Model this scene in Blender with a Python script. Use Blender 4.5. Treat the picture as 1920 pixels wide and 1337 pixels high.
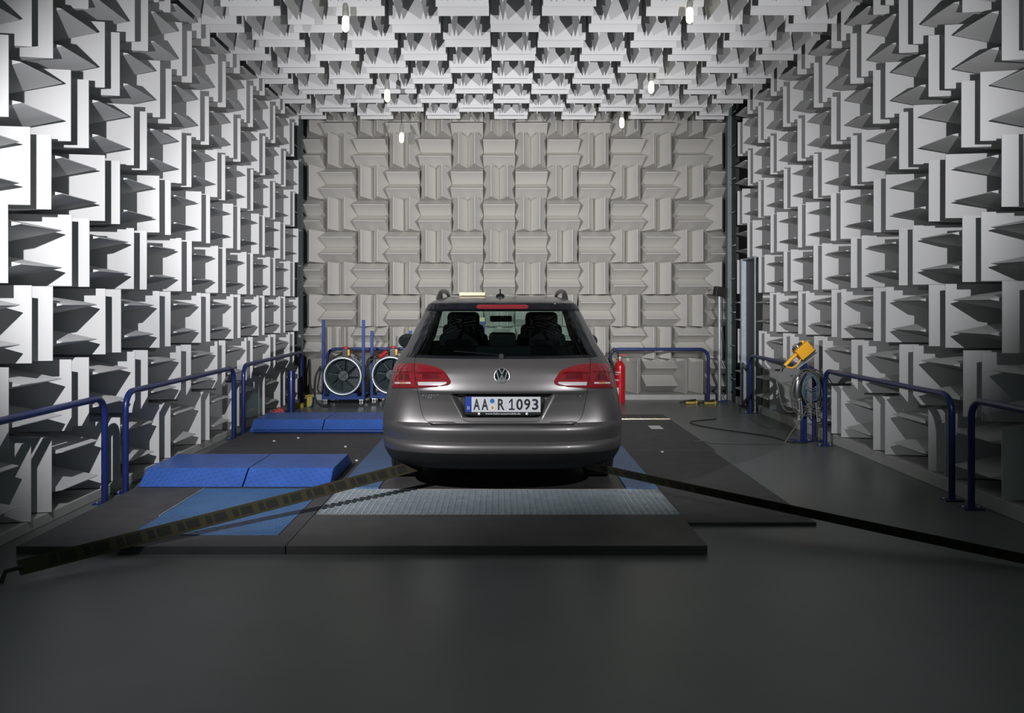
import bpy, bmesh, math, random
from mathutils import Vector, Matrix
random.seed(7)
PI = math.pi
S = bpy.context.scene
C = S.collection
for o in list(bpy.data.objects):
    bpy.data.objects.remove(o)

# ------------------------------------------------------------------ camera
FPX, VX, VY, CH = 1584.0, 942.0, 574.0, 1.44
cam_d = bpy.data.cameras.new('camera')
cam = bpy.data.objects.new('camera', cam_d)
C.objects.link(cam)
cam.location = (0, 0, CH)
cam.rotation_euler = (PI / 2, 0, 0)
cam_d.sensor_fit = 'HORIZONTAL'
cam_d.sensor_width = 36
cam_d.lens = FPX / 1920 * 36
cam_d.shift_x = (960 - VX) / 1920
cam_d.shift_y = -(668.5 - VY) / 1920
cam_d.clip_start = 0.02
S.camera = cam

# ------------------------------------------------------------------ world, exposure
w = bpy.data.worlds.new('world')
S.world = w
w.use_nodes = True
w.node_tree.nodes['Background'].inputs['Color'].default_value = (0.70, 1.0, 0.94, 1)
w.node_tree.nodes['Background'].inputs['Strength'].default_value = 0.085
S.view_settings.view_transform = 'Standard'
S.view_settings.look = 'None'
S.view_settings.exposure = 0.0
S.view_settings.gamma = 1
S.view_settings.use_curve_mapping = False

# ------------------------------------------------------------------ photographic lamps (either side of the camera, just out of frame)
# each lamp has a wide reflector spill and a hot centre: (watts, half angle, blend, turn inwards, tilt up)
LAMPS = [Vector((-2.12, 3.10, 2.36)), Vector((2.16, 2.85, 2.36))]
BEAMS = [[(760, 49, 0.9, 10.0, -7.5), (2000, 24, 1.0, 8.0, -1.5)],
         [(700, 46, 0.9, 11.0, 4.5), (1950, 24, 1.0, 8.0, -1.5)]]
def lamp_lights():
    for p, beams in zip(LAMPS, BEAMS):
        for watts, half, blend, inw, up in beams:
            l = bpy.data.lights.new('photo_light', 'SPOT')
            l.energy = watts
            l.spot_size = math.radians(2 * half)
            l.spot_blend = blend
            l.shadow_soft_size = 0.015
            l.color = (0.985, 0.97, 1.0)
            ob = bpy.data.objects.new('photo_light', l)
            C.objects.link(ob)
            ob.location = p
            a = math.radians(inw) * (1 if p.x < 0 else -1)
            ob.rotation_euler = Vector((math.sin(a), math.cos(a), math.tan(math.radians(up)))).to_track_quat('-Z', 'Y').to_euler()
lamp_lights()

# ------------------------------------------------------------------ materials
M = {}
def mat(name, col, rough=0.6, metal=0.0, spec=0.5, coat=0.0, bump=None, var=None, emit=None, aniso=None):
    m = bpy.data.materials.new(name)
    m.use_nodes = True
    nt = m.node_tree
    b = nt.nodes['Principled BSDF']
    b.inputs['Base Color'].default_value = (*col, 1)
    b.inputs['Roughness'].default_value = rough
    b.inputs['Metallic'].default_value = metal
    b.inputs['Specular IOR Level'].default_value = spec
    b.inputs['Coat Weight'].default_value = coat
    b.inputs['Coat Roughness'].default_value = 0.06
    if emit:
        b.inputs['Emission Color'].default_value = (*emit[0], 1)
        b.inputs['Emission Strength'].default_value = emit[1]
    tc = nt.nodes.new('ShaderNodeTexCoord')
    if var:                                  # (scale, amount, detail, stretch)
        n = nt.nodes.new('ShaderNodeTexNoise')
        n.inputs['Scale'].default_value = var[0]
        n.inputs['Detail'].default_value = 6
        r = nt.nodes.new('ShaderNodeMapRange')
        r.inputs['To Min'].default_value = 1 - var[1]
        r.inputs['To Max'].default_value = 1 + var[1]
        mx = nt.nodes.new('ShaderNodeMix')
        mx.data_type = 'RGBA'
        mx.blend_type = 'MULTIPLY'
        mx.inputs['Factor'].default_value = 1
        mx.inputs['A'].default_value = (*col, 1)
        nt.links.new(tc.outputs['Object'], n.inputs['Vector'])
        nt.links.new(n.outputs['Fac'], r.inputs['Value'])
        nt.links.new(r.outputs['Result'], mx.inputs['B'])
        nt.links.new(mx.outputs['Result'], b.inputs['Base Color'])
    if bump:                                 # (scale, strength, distance)
        n = nt.nodes.new('ShaderNodeTexNoise')
        n.inputs['Scale'].default_value = bump[0]
        n.inputs['Detail'].default_value = 3
        bp = nt.nodes.new('ShaderNodeBump')
        bp.inputs['Strength'].default_value = bump[1]
        bp.inputs['Distance'].default_value = bump[2]
        nt.links.new(tc.outputs['Object'], n.inputs['Vector'])
        nt.links.new(n.outputs['Fac'], bp.inputs['Height'])
        nt.links.new(bp.outputs['Normal'], b.inputs['Normal'])
    M[name] = m
    return m

def tread_mat(name, col, rough):
    m = mat(name, col, rough, 0.0, 0.5)
    nt = m.node_tree
    b = nt.nodes['Principled BSDF']
    tc = nt.nodes.new('ShaderNodeTexCoord')
    mp = nt.nodes.new('ShaderNodeMapping')
    mp.inputs['Rotation'].default_value = (0, 0, PI / 4)
    ck = nt.nodes.new('ShaderNodeTexBrick')
    ck.inputs['Scale'].default_value = 22
    ck.inputs['Mortar Size'].default_value = 0.32
    ck.inputs['Mortar Smooth'].default_value = 0.4
    ck.inputs['Brick Width'].default_value = 1.0
    ck.inputs['Row Height'].default_value = 0.9
    bp = nt.nodes.new('ShaderNodeBump')
    bp.inputs['Strength'].default_value = 0.8
    bp.inputs['Distance'].default_value = 0.004
    bp.invert = True
    nt.links.new(tc.outputs['Object'], mp.inputs['Vector'])
    nt.links.new(mp.outputs['Vector'], ck.inputs['Vector'])
    nt.links.new(ck.outputs['Fac'], bp.inputs['Height'])
    nt.links.new(bp.outputs['Normal'], b.inputs['Normal'])
    n = nt.nodes.new('ShaderNodeTexNoise')
    n.inputs['Scale'].default_value = 5
    n.inputs['Detail'].default_value = 8
    r = nt.nodes.new('ShaderNodeMapRange')
    r.inputs['To Min'].default_value = 0.7
    r.inputs['To Max'].default_value = 1.3
    mx = nt.nodes.new('ShaderNodeMix')
    mx.data_type = 'RGBA'
    mx.blend_type = 'MULTIPLY'
    mx.inputs['Factor'].default_value = 1
    mx.inputs['A'].default_value = (*col, 1)
    nt.links.new(tc.outputs['Object'], n.inputs['Vector'])
    nt.links.new(n.outputs['Fac'], r.inputs['Value'])
    nt.links.new(r.outputs['Result'], mx.inputs['B'])
    nt.links.new(mx.outputs['Result'], b.inputs['Base Color'])
    return m

def glass_mat(name, tint, refl=0.06):
    m = bpy.data.materials.new(name)
    m.use_nodes = True
    nt = m.node_tree
    nt.nodes.clear()
    out = nt.nodes.new('ShaderNodeOutputMaterial')
    t = nt.nodes.new('ShaderNodeBsdfTransparent')
    t.inputs['Color'].default_value = (*tint, 1)
    g = nt.nodes.new('ShaderNodeBsdfGlossy')
    g.inputs['Roughness'].default_value = 0.02
    f = nt.nodes.new('ShaderNodeFresnel')
    gm = nt.nodes.new('ShaderNodeNewGeometry')          # thin pane: the same reflection from either side
    mr = nt.nodes.new('ShaderNodeMapRange')
    mr.inputs['To Min'].default_value = 1.45
    mr.inputs['To Max'].default_value = 1 / 1.45
    nt.links.new(gm.outputs['Backfacing'], mr.inputs['Value'])
    nt.links.new(mr.outputs['Result'], f.inputs['IOR'])
    mx = nt.nodes.new('ShaderNodeMixShader')
    nt.links.new(f.outputs['Fac'], mx.inputs['Fac'])
    nt.links.new(t.outputs[0], mx.inputs[1])
    nt.links.new(g.outputs[0], mx.inputs[2])
    nt.links.new(mx.outputs[0], out.inputs['Surface'])
    M[name] = m
    return m

mat('wedge_white', (0.57, 0.575, 0.572), 0.9, spec=0.15, var=(1.3, 0.05), bump=(90, 0.10, 0.003))
mat('wedge_beige', (0.62, 0.612, 0.575), 0.85, spec=0.2, var=(1.1, 0.07), bump=(90, 0.10, 0.003))
mat('backing', (0.30, 0.31, 0.31), 0.9)
mat('floor_paint', (0.150, 0.166, 0.159), 0.36, spec=0.5, var=(2.2, 0.16), bump=(30, 0.08, 0.002))
mat('concrete', (0.42, 0.43, 0.41), 0.85, var=(6, 0.2), bump=(60, 0.2, 0.003))
mat('rubber', (0.070, 0.070, 0.073), 0.62, spec=0.35, var=(7, 0.35), bump=(120, 0.15, 0.002))
mat('plate_dark', (0.075, 0.073, 0.070), 0.55, spec=0.4, var=(5, 0.35), bump=(80, 0.12, 0.002))
mat('blue_paint', (0.010, 0.042, 0.19), 0.45, spec=0.25)
mat('blue_rail', (0.012, 0.024, 0.12), 0.32, spec=0.4, coat=0.1)
tread_mat('blue_tread', (0.040, 0.115, 0.42), 0.38)
tread_mat('blue_tread_worn', (0.045, 0.14, 0.32), 0.40)
mat('steel', (0.55, 0.57, 0.60), 0.35, metal=1.0)
mat('steel_worn', (0.58, 0.65, 0.69), 0.45, metal=0.85, var=(9, 0.2))
mat('galvanised', (0.42, 0.48, 0.53), 0.5, metal=0.5, var=(14, 0.25))
mat('column_paint', (0.16, 0.20, 0.20), 0.5)
mat('black', (0.012, 0.012, 0.013), 0.5)
mat('black_satin', (0.018, 0.018, 0.02), 0.35)
mat('black_gloss', (0.008, 0.009, 0.011), 0.07, spec=0.6)
mat('interior', (0.004, 0.0045, 0.005), 0.9, spec=0.1)
mat('car_paint', (0.175, 0.168, 0.166), 0.42, metal=0.80, spec=0.5, coat=0.5)
mat('car_plastic', (0.010, 0.010, 0.010), 0.7)
mat('tyre_rubber', (0.014, 0.014, 0.014), 0.8)
mat('chrome', (0.88, 0.89, 0.91), 0.24, metal=1.0)
mat('lamp_red', (0.165, 0.011, 0.015), 0.10, spec=0.6, coat=0.8)
mat('lamp_red_dark', (0.085, 0.006, 0.009), 0.15, spec=0.6, coat=0.8)
mat('lamp_clear', (0.52, 0.49, 0.51), 0.15, metal=0.2, coat=0.6)
mat('lamp_amber', (0.40, 0.20, 0.07), 0.2, coat=0.6)
mat('brake_red', (0.15, 0.014, 0.018), 0.25, coat=0.3)
mat('seam', (0.004, 0.004, 0.004), 0.9)  # dark joints, and the shade drawn along the tailgate crease
mat('plate_white', (0.50, 0.515, 0.55), 0.35)
mat('plate_blue', (0.02, 0.05, 0.28), 0.35)
mat('seal_blue', (0.03, 0.13, 0.36), 0.4)
mat('seal_white', (0.62, 0.62, 0.60), 0.4)
mat('seal_gold', (0.40, 0.30, 0.05), 0.4)
mat('print_white', (0.65, 0.68, 0.70), 0.5)
mat('red_paint', (0.50, 0.012, 0.018), 0.28, coat=0.4)
mat('red_plastic', (0.45, 0.02, 0.02), 0.45)
mat('yellow', (0.85, 0.42, 0.015), 0.4)
mat('yellow_dull', (0.42, 0.34, 0.04), 0.6)
mat('brass', (0.45, 0.36, 0.10), 0.35, metal=0.7)
mat('strap', (0.036, 0.032, 0.012), 0.8, bump=(300, 0.2, 0.001))
mat('strap_print', (0.012, 0.012, 0.010), 0.85)
mat('fan_dark', (0.034, 0.050, 0.056), 0.45)
mat('fan_blade', (0.032, 0.047, 0.053), 0.4)
mat('cable_grey', (0.12, 0.125, 0.11), 0.5)
mat('cable_blue', (0.10, 0.145, 0.18), 0.5)
mat('cable_black', (0.012, 0.012, 0.012), 0.5)
mat('strip_brass', (0.80, 0.70, 0.48), 0.22, metal=0.9)
mat('wood', (0.52, 0.42, 0.26), 0.7, var=(12, 0.1))
mat('holder_grey', (0.27, 0.28, 0.25), 0.6)
mat('bulb_glow', (1, 0.95, 0.8), 0.4, emit=((1.0, 0.93, 0.66), 4.0))
mat('paper', (0.72, 0.72, 0.72), 0.8)
glass_mat('rear_glass', (0.50, 0.64, 0.60))
glass_mat('clear_glass', (0.84, 0.92, 0.89))

# ------------------------------------------------------------------ helpers
def chain(o):
    m = Matrix.Identity(4)
    while o is not None:
        m = o.matrix_basis @ m
        o = o.parent
    return m

def to_mesh(name, bm, smooth=None):
    me = bpy.data.meshes.new(name)
    bm.normal_update()
    bm.to_mesh(me)
    bm.free()
    if smooth is not None:
        for p in me.polygons:
            p.use_smooth = True
        me.set_sharp_from_angle(angle=math.radians(smooth))
    return me

def obj(name, bm, m=None, parent=None, local=False, smooth=None):
    me = bm if isinstance(bm, bpy.types.Mesh) else to_mesh(name, bm, smooth)
    if m:
        me.materials.append(M[m])
    o = bpy.data.objects.new(name, me)
    C.objects.link(o)
    if parent is not None:
        if not local:
            me.transform(chain(parent).inverted())
        o.parent = parent
    return o

def tag(o, label, cat, group=None):
    o['label'] = label
    o['category'] = cat
    if group:
        o['group'] = group
    return o

def thing(name, label, cat, loc=(0, 0, 0), rot=(0, 0, 0), group=None):
    o = bpy.data.objects.new(name, None)
    o.empty_display_size = 0.1
    C.objects.link(o)
    o.location = loc
    o.rotation_euler = rot
    return tag(o, label, cat, group)

def struct(name, bm, m, smooth=None):
    o = obj(name, bm, m, smooth=smooth)
    o['kind'] = 'structure'
    return o

def box(bm, x0, x1, y0, y1, z0, z1, bev=0.0, rot=None):
    r = bmesh.ops.create_cube(bm, size=1)
    vs = r['verts']
    mt = Matrix.Translation(((x0 + x1) / 2, (y0 + y1) / 2, (z0 + z1) / 2)) @ (rot if rot else Matrix.Identity(4)) @ Matrix.Diagonal((abs(x1 - x0), abs(y1 - y0), abs(z1 - z0), 1))
    bmesh.ops.transform(bm, matrix=mt, verts=vs)
    if bev > 0:
        es = list({e for v in vs for e in v.link_edges})
        bmesh.ops.bevel(bm, geom=es, offset=bev, segments=2, affect='EDGES', profile=0.5)
    return bm

def B(*a, **k):
    return box(bmesh.new(), *a, **k)

def frame_of(d):
    d = d.normalized()
    u = Vector((0, 0, 1)) if abs(d.z) < 0.95 else Vector((1, 0, 0))
    a = d.cross(u).normalized()
    return a, a.cross(d).normalized()

def spline(pts, n=6, closed=False):
    pts = [Vector(p) for p in pts]
    out = []
    N = len(pts)
    segs = N if closed else N - 1
    for i in range(segs):
        g = lambda k: pts[k % N] if closed else pts[max(0, min(N - 1, k))]
        p0, p1, p2, p3 = g(i - 1), g(i), g(i + 1), g(i + 2)
        for j in range(n):
            t = j / n
            out.append(0.5 * ((2 * p1) + (p2 - p0) * t + (2 * p0 - 5 * p1 + 4 * p2 - p3) * t * t + (3 * p1 - p0 - 3 * p2 + p3) * t ** 3))
    if not closed:
        out.append(pts[-1])
    return out

def tube(bm, pts, r, n=10, closed=False, radii=None, cap=True):
    pts = [Vector(p) for p in pts]
    N = len(pts)
    rings = []
    a = None
    for i in range(N):
        if closed:
            d = pts[(i + 1) % N] - pts[i - 1]
        else:
            d = pts[min(N - 1, i + 1)] - pts[max(0, i - 1)]
        d.normalize()
        if a is None:
            a, b = frame_of(d)
        else:
            a = (a - d * a.dot(d)).normalized()
            b = a.cross(d)
        rr = radii[i] if radii else r
        rings.append([bm.verts.new(pts[i] + a * (rr * math.cos(2 * PI * k / n)) + b * (rr * math.sin(2 * PI * k / n))) for k in range(n)])
    for i in range(N if closed else N - 1):
        q, s = rings[i], rings[(i + 1) % N]
        for k in range(n):
            bm.faces.new((q[k], q[(k + 1) % n], s[(k + 1) % n], s[k]))
    if cap and not closed:
        bm.faces.new(list(reversed(rings[0])))
        bm.faces.new(rings[-1])
    bmesh.ops.recalc_face_normals(bm, faces=bm.faces[:])
    return bm

def T(pts, r, n=10, **k):
    return tube(bmesh.new(), pts, r, n, **k)

def lathe(bm, prof, centre, axis=Vector((0, 0, 1)), n=24, close=False):
    """prof: (radius, distance along the axis)"""
    axis = Vector(axis).normalized()
    a, b = frame_of(axis)
    c = Vector(centre)
    rings = []
    for r, z in prof:
        rings.append([bm.verts.new(c + axis * z + a * (r * math.cos(2 * PI * k / n)) + b * (r * math.sin(2 * PI * k / n))) for k in range(n)])
    m = len(rings)
    for i in range(m if close else m - 1):
        q, s = rings[i], rings[(i + 1) % m]
        for k in range(n):
            bm.faces.new((q[k], q[(k + 1) % n], s[(k + 1) % n], s[k]))
    if not close:
        bm.faces.new(rings[0])
        bm.faces.new(rings[-1])
    bmesh.ops.recalc_face_normals(bm, faces=bm.faces[:])
    return bm

def Lt(*a, **k):
    return lathe(bmesh.new(), *a, **k)

def prism(bm, poly, z0, z1, mtx=None):
    """poly: list of (x, y); extruded z0..z1, then moved by mtx"""
    lo = [bm.verts.new((x, y, z0)) for x, y in poly]
    hi = [bm.verts.new((x, y, z1)) for x, y in poly]
    n = len(poly)
    fs = [bm.faces.new(list(reversed(lo))), bm.faces.new(hi)]
    for i in range(n):
        fs.append(bm.faces.new((lo[i], lo[(i + 1) % n], hi[(i + 1) % n], hi[i])))
    if mtx:
        bmesh.ops.transform(bm, matrix=mtx, verts=lo + hi)
    bmesh.ops.recalc_face_normals(bm, faces=fs)
    return bm

def copy_tree(o, parent=None):
    c = o.copy()
    C.objects.link(c)
    c.parent = parent
    for ch in list(o.children):
        copy_tree(ch, c)
    return c

def text_bm(s, off=0.0):
    cu = bpy.data.curves.new('t', 'FONT')
    cu.body = s
    cu.extrude = 0.02
    cu.resolution_u = 4
    cu.offset = off
    ob = bpy.data.objects.new('t', cu)
    C.objects.link(ob)
    dg = bpy.context.evaluated_depsgraph_get()
    me = bpy.data.meshes.new_from_object(ob.evaluated_get(dg))
    bpy.data.objects.remove(ob)
    bpy.data.curves.remove(cu)
    bm = bmesh.new()
    bm.from_mesh(me)
    bpy.data.meshes.remove(me)
    return bm

def text_fit(s, x0, x1, z0, z1, y, depth=0.002, off=0.0):
    """text on a vertical plane facing -Y, fitted to the box"""
    t = text_bm(s, off)
    xs = [v.co.x for v in t.verts]
    ys = [v.co.y for v in t.verts]
    ax, bx, ay, by = min(xs), max(xs), min(ys), max(ys)
    for v in t.verts:
        x = x0 + (v.co.x - ax) / (bx - ax) * (x1 - x0)
        z = z0 + (v.co.y - ay) / (by - ay) * (z1 - z0)
        v.co = Vector((x, y - depth * (1 if v.co.z > 0 else 0), z))
    return t

# ------------------------------------------------------------------ the chamber
TL, TR, TC, TB = -2.978, 3.417, CH + 2.789, 12.97      # tip planes
DW, DB = 0.66, 0.50                                    # wedge depth, back wall depth

_wm = {}
def wedge_mesh(length, depth, m, base=0.246, block=0.05):
    key = (round(length, 3), depth, m, round(base, 3))
    if key not in _wm:
        bm = bmesh.new()
        h = base / 2
        tip = 0.0025
        poly = [(-h, 0), (h, 0), (h, block), (tip, depth), (-tip, depth), (-h, block)]
        mt = Matrix(((0, 0, 1, 0), (1, 0, 0, 0), (0, 1, 0, 0), (0, 0, 0, 1)))   # profile in (y, z), length along x
        prism(bm, poly, -length / 2, length / 2, mt)
        me = to_mesh('wedge', bm)
        me.materials.append(M[m])
        _wm[key] = me
    return _wm[key]
_pm = {}
def panel_mesh(a, b):
    key = (round(a, 3), round(b, 3))
    if key not in _pm:
        me = to_mesh('absorber_panel', B(-a / 2, a / 2, -b / 2, b / 2, -0.02, 0.02))
        me.materials.append(M['backing'])
        _pm[key] = me
    return _pm[key]

def module(wall, origin, u, v, n, u0, u1, v0, v1, along_u, depth, m):
    """two wedges on a panel; u, v span the wall, n points into the room"""
    lu, lv = u1 - u0, v1 - v0
    c = origin + u * ((u0 + u1) / 2) + v * ((v0 + v1) / 2)
    c += n * random.uniform(-0.006, 0.006)
    R = Matrix((u, v, n)).transposed().to_4x4()
    p = bpy.data.objects.new('absorber_panel', panel_mesh(lu - 0.004, lv - 0.004))
    C.objects.link(p)
    p.parent = wall
    p.matrix_basis = Matrix.Translation(c) @ R
    span = lv if along_u else lu
    ln = (lu if along_u else lv) - 0.008
    k = 2 if span > 0.34 else 1
    bw = span / k
    for i in range(k):
        off = (i + 0.5) * bw - span / 2
        wd = bpy.data.objects.new('wedge', wedge_mesh(ln, depth, m, min(bw - 0.004, 0.30)))
        C.objects.link(wd)
        wd.parent = p
        rz = 0 if along_u else PI / 2
        loc = Vector((0, off, 0)) if along_u else Vector((off, 0, 0))
        wd.matrix_basis = Matrix.Translation(loc) @ Matrix.Rotation(rz + random.uniform(-0.006, 0.006), 4, 'Z') @ Matrix.Rotation(random.uniform(-0.007, 0.007), 4, 'X')

X, Y, Z = Vector((1, 0, 0)), Vector((0, 1, 0)), Vector((0, 0, 1))

floor = struct('floor', B(-4.4, 5.4, -4.0, 14.6, -0.2, 0.0), 'floor_paint')

# left wall
wl = struct('wall_left', B(TL - DW - 0.22, TL - DW - 0.02, 3.2, 13.9, 0, 5.1), 'backing')
for r in range(9):
    top = 0.575 + 0.5 * r
    for k in range(18):
        y0 = 3.714 + 0.5 * k
        y1 = min(y0 + 0.5, 12.464 if (r + k) % 2 == 1 else 12.22)
        if y1 - y0 < 0.2:
            continue
        vert = (r + k) % 2 == 1          # row top 1.575 (r=2): vertical at 5.214 (k=3)
        module(wl, Vector((TL - DW, 0, 0)), Y, Z, X, y0, y1, top - 0.5, top, not vert, DW, 'wedge_white')
# right wall, with the doorway
DY0, DY1, DZ = 11.402, 12.15, 2.115
bmw = B(TR + DW + 0.02, TR + DW + 0.22, 3.2, DY0, 0, 5.1)
box(bmw, TR + DW + 0.02, TR + DW + 0.22, DY1, 13.9, 0, 5.1)
box(bmw, TR + DW + 0.02, TR + DW + 0.22, DY0, DY1, DZ, 5.1)
wr = struct('wall_right', bmw, 'backing')
for r in range(9):
    top = 0.615 + 0.5 * r
    for k in range(18):
        y0 = 3.902 + 0.5 * k
        y1 = min(y0 + 0.5, 12.45)
        door = top < DZ + 0.02
        if door and DY0 - 0.01 < y0 < 11.91:
            if y0 < 11.5:
                continue
            y0 = DY1 + 0.02
        if y1 - y0 < 0.2:
            continue
        vert = (r + k) % 2 == 1          # row top 1.615 (r=2): vertical at 5.402 (k=3)
        module(wr, Vector((TR + DW, 0, 0)), -Y, Z, -X, -y1, -y0, top - 0.5, top, not vert, DW, 'wedge_white')
# ceiling
wc = struct('ceiling', B(TL - DW - 0.22, TR + DW + 0.22, 3.2, 13.9, TC + DW + 0.02, TC + DW + 0.2), 'backing')
for cidx in range(13):
    x0 = -3.1245 + 0.5 * cidx
    x1 = x0 + 0.5
    for k in range(15):
        y0 = 5.232 + 0.5 * k
        y1 = y0 + 0.5
        trans = (cidx + k) % 2 == 0      # x0 -0.6245 (cidx 5): transverse at 7.732 (k 5)
        a, b = max(x0, -3.06), min(x1, 3.31)
        module(wc, Vector((0, 0, TC + DW)), X, -Y, -Z, a, b, -y1, -y0, trans, DW, 'wedge_white')
# back wall
wb = struct('wall_back', B(TL - DW - 0.22, TR + DW + 0.22, TB + DB + 0.02, TB + DB + 0.2, 0, 5.1), 'backing')
for r in range(9):
    top = 0.622 + 0.5 * r
    for k in range(14):
        x0 = -3.3 + 0.5 * k
        x1 = x0 + 0.5
        x0, x1 = max(x0, -3.125), min(x1, 3.53)
        horiz = (r + k) % 2 == 1         # x0 0.2 (k 7), top 1.622 (r 2): horizontal
        module(wb, Vector((0, TB + DB, 0)), X, Z, -Y, x0, x1, top - 0.5 if r else 0.085, top, horiz, DB, 'wedge_beige')

# kerbs
struct('baseboard_left', B(TL - DW - 0.02, TL - 0.03, 3.4, 12.55, 0.0, 0.072, bev=0.006), 'concrete')
bmk = B(TR + 0.03, TR + DW + 0.02, 3.4, DY0 - 0.02, 0.0, 0.105, bev=0.006)
box(bmk, TR + 0.03, TR + DW + 0.02, DY1 + 0.04, 12.5, 0.0, 0.105, bev=0.006)
struct('baseboard_right', bmk, 'concrete')
struct('baseboard_back', B(-3.14, 3.54, 12.95, 13.5, 0.0, 0.083, bev=0.006), 'concrete')

# steel columns at the ends of the back wall
def column(name, x0, x1, x2, sgn):
    bm = B(x0, x1, 12.62, 12.98, 0, 4.6)
    o = struct(name, bm, 'black')
    s = obj('steel_strip', B(min(x1, x2), max(x1, x2), 12.86, 13.0, 0, 4.6), 'column_paint', o)
    for i in range(9):
        z = 0.35 + 0.5 * i
        obj('bolt', T([((x1 + x2) / 2 + sgn * 0.01, 12.6, z), ((x1 + x2) / 2 + sgn * 0.01, 12.90, z)], 0.010, 6), 'steel', o)
    return o
column('trim_1', -3.20, -3.125, -3.065, -1)
column('trim_2', 3.56, 3.49, 3.43, 1)

# doorway: galvanised frame and a dark recess
def doorway():
    o = bpy.data.objects.new('door_1', None)
    C.objects.link(o)
    o['kind'] = 'structure'
    obj('door_jamb', B(TR + 0.02, TR + DW + 0.2, DY1, DY1 + 0.02, 0.0, DZ), 'galvanised', o)
    obj('door_jamb', B(TR + 0.10, TR + DW + 0.2, DY0 + 0.0, DY0 + 0.02, 0.0, DZ), 'wedge_beige', o)
    obj('door_lintel', B(TR + 0.02, TR + DW + 0.2, DY0 + 0.02, DY1, DZ - 0.02, DZ), 'galvanised', o)
    bm = bmesh.new()
    box(bm, TR + 0.012, TR + 0.022, DY1 - 0.035, DY1 + 0.03, 0.0, DZ)
    box(bm, TR - 0.012, TR - 0.002, DY0 - 0.01, DY0 + 0.03, 0.0, DZ)
    obj('frame_edge', bm, 'galvanised', o)
    obj('door_leaf', B(TR + 0.088, TR + 0.13, DY0 + 0.02, DY1 - 0.002, 0.02, DZ - 0.02), 'black', o)
    obj('threshold', B(TR + 0.0, TR + DW + 0.2, DY0, DY1 + 0.02, 0.0, 0.02), 'black', o)
doorway()

# ------------------------------------------------------------------ the lamps' bodies
def photo_lamp(p, sd, label):
    t = thing('studio_lamp', label, 'lamp', (p.x, p.y, 0), (0, 0, 0))
    h = p.z
    obj('lamp_housing', Lt([(0.05, -0.34), (0.058, -0.33), (0.058, -0.06), (0.05, -0.05)], (0, 0, h), Y, 20), 'black_satin', t, local=True, smooth=40)
    obj('reflector', Lt([(0.045, -0.06), (0.07, -0.03), (0.088, 0.03), (0.091, 0.03), (0.073, -0.034), (0.045, -0.066)], (0, 0, h), Y, 24, close=True), 'galvanised', t, local=True, smooth=40)
    px, py = sd * 0.16, -0.20
    obj('stand_pole', T([(px, py, 0.35), (px, py, h), (0, py, h)], 0.014, 10), 'steel', t, local=True, smooth=40)
    for k in range(3):
        q = 2 * PI * k / 3 + (0.0 if sd > 0 else PI)
        obj('stand_leg', T([(px, py, 0.42), (px + 0.26 * math.cos(q), py + 0.26 * math.sin(q), 0.012)], 0.010, 8), 'steel', t, local=True, smooth=40)
photo_lamp(LAMPS[0], -1, 'black studio lamp on a stand beside the wall with the blue ramps')
photo_lamp(LAMPS[1], 1, 'black studio lamp on a stand beside the wall with the doorway')

# ------------------------------------------------------------------ test-bed floor: slabs, mats, ramps, grating
SL = 0.05
def slab(name, x0, x1, y0, y1, z0, z1, m, label, cat, group=None):
    return tag(obj(name, B(x0, x1, y0, y1, z0, z1, bev=0.003), m), label, cat, group)
slab('floor_slab', -1.255, 1.19, 4.90, 5.63, 0.0, SL, 'plate_dark', 'dark floor slab in front of the steel grating behind the car', 'floor slab')
slab('floor_slab', -0.94, 0.94, 6.43, 9.9, 0.0, SL, 'plate_dark', 'dark floor slab lying under the car', 'floor slab')
bm = B(-2.82, -1.262, 4.90, 5.14, 0.0, SL - 0.004)
box(bm, -2.82, -2.27, 5.14, 6.44, 0.0, SL - 0.004)
box(bm, -1.36, -1.262, 5.14, 6.44, 0.0, SL - 0.004)
box(bm, -2.82, -1.262, 6.44, 11.0, 0.0, SL - 0.004)
tag(obj('rubber_mat', bm, 'rubber'), 'black rubber mat beneath the blue ramps beside the car', 'mat')
slab('tread_plate', -2.268, -1.362, 5.142, 6.438, 0.0, SL, 'blue_tread_worn', 'worn blue tread plate lying flat in the mat before the nearer ramp', 'floor plate')
slab('tread_plate', -1.258, -0.945, 6.45, 9.3, 0.0, SL + 0.002, 'blue_tread_worn', 'narrow blue tread plate beside the car wheels, next to the ramps', 'floor plate')
slab('tread_plate', 0.945, 1.19, 6.45, 8.4, 0.0, SL + 0.002, 'blue_tread_worn', 'narrow blue tread plate beside the car wheels, next to the long black mat', 'floor plate')
tag(obj('edging_strip', B(-2.276, -2.268, 5.6, 6.44, SL - 0.006, SL + 0.004), 'galvanised'), 'thin pale metal edging along the flat blue tread plate', 'strip')
slab('rubber_mat', 1.20, 2.06, 5.54, 8.30, 0.0, 0.022, 'rubber', 'long black rubber mat beside the car, piece nearer the lamps', 'mat')
slab('rubber_mat', 1.20, 2.10, 8.302, 11.05, 0.0, 0.024, 'rubber', 'black rubber mat piece with a shiny edge strip near the extinguisher', 'mat')
o = thing('edge_strip', 'shiny metal strip across the far end of the black mat', 'strip', (1.65, 10.55, 0.025))
obj('rail', T([(1.21, 10.545, 0.030), (2.09, 10.545, 0.030)], 0.013, 10), 'strip_brass', o, smooth=60)
for k in range(9):
    obj('stud', Lt([(0.012, 0), (0.012, 0.004), (0.005, 0.009)], (1.27 + 0.092 * k, 10.545, 0.041), Z, 8), 'steel', o)
tag(obj('paper_label', B(1.72, 1.86, 9.75, 10.0, 0.024, 0.026), 'paper'), 'small pale label stuck on the far piece of black mat', 'label')

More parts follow.
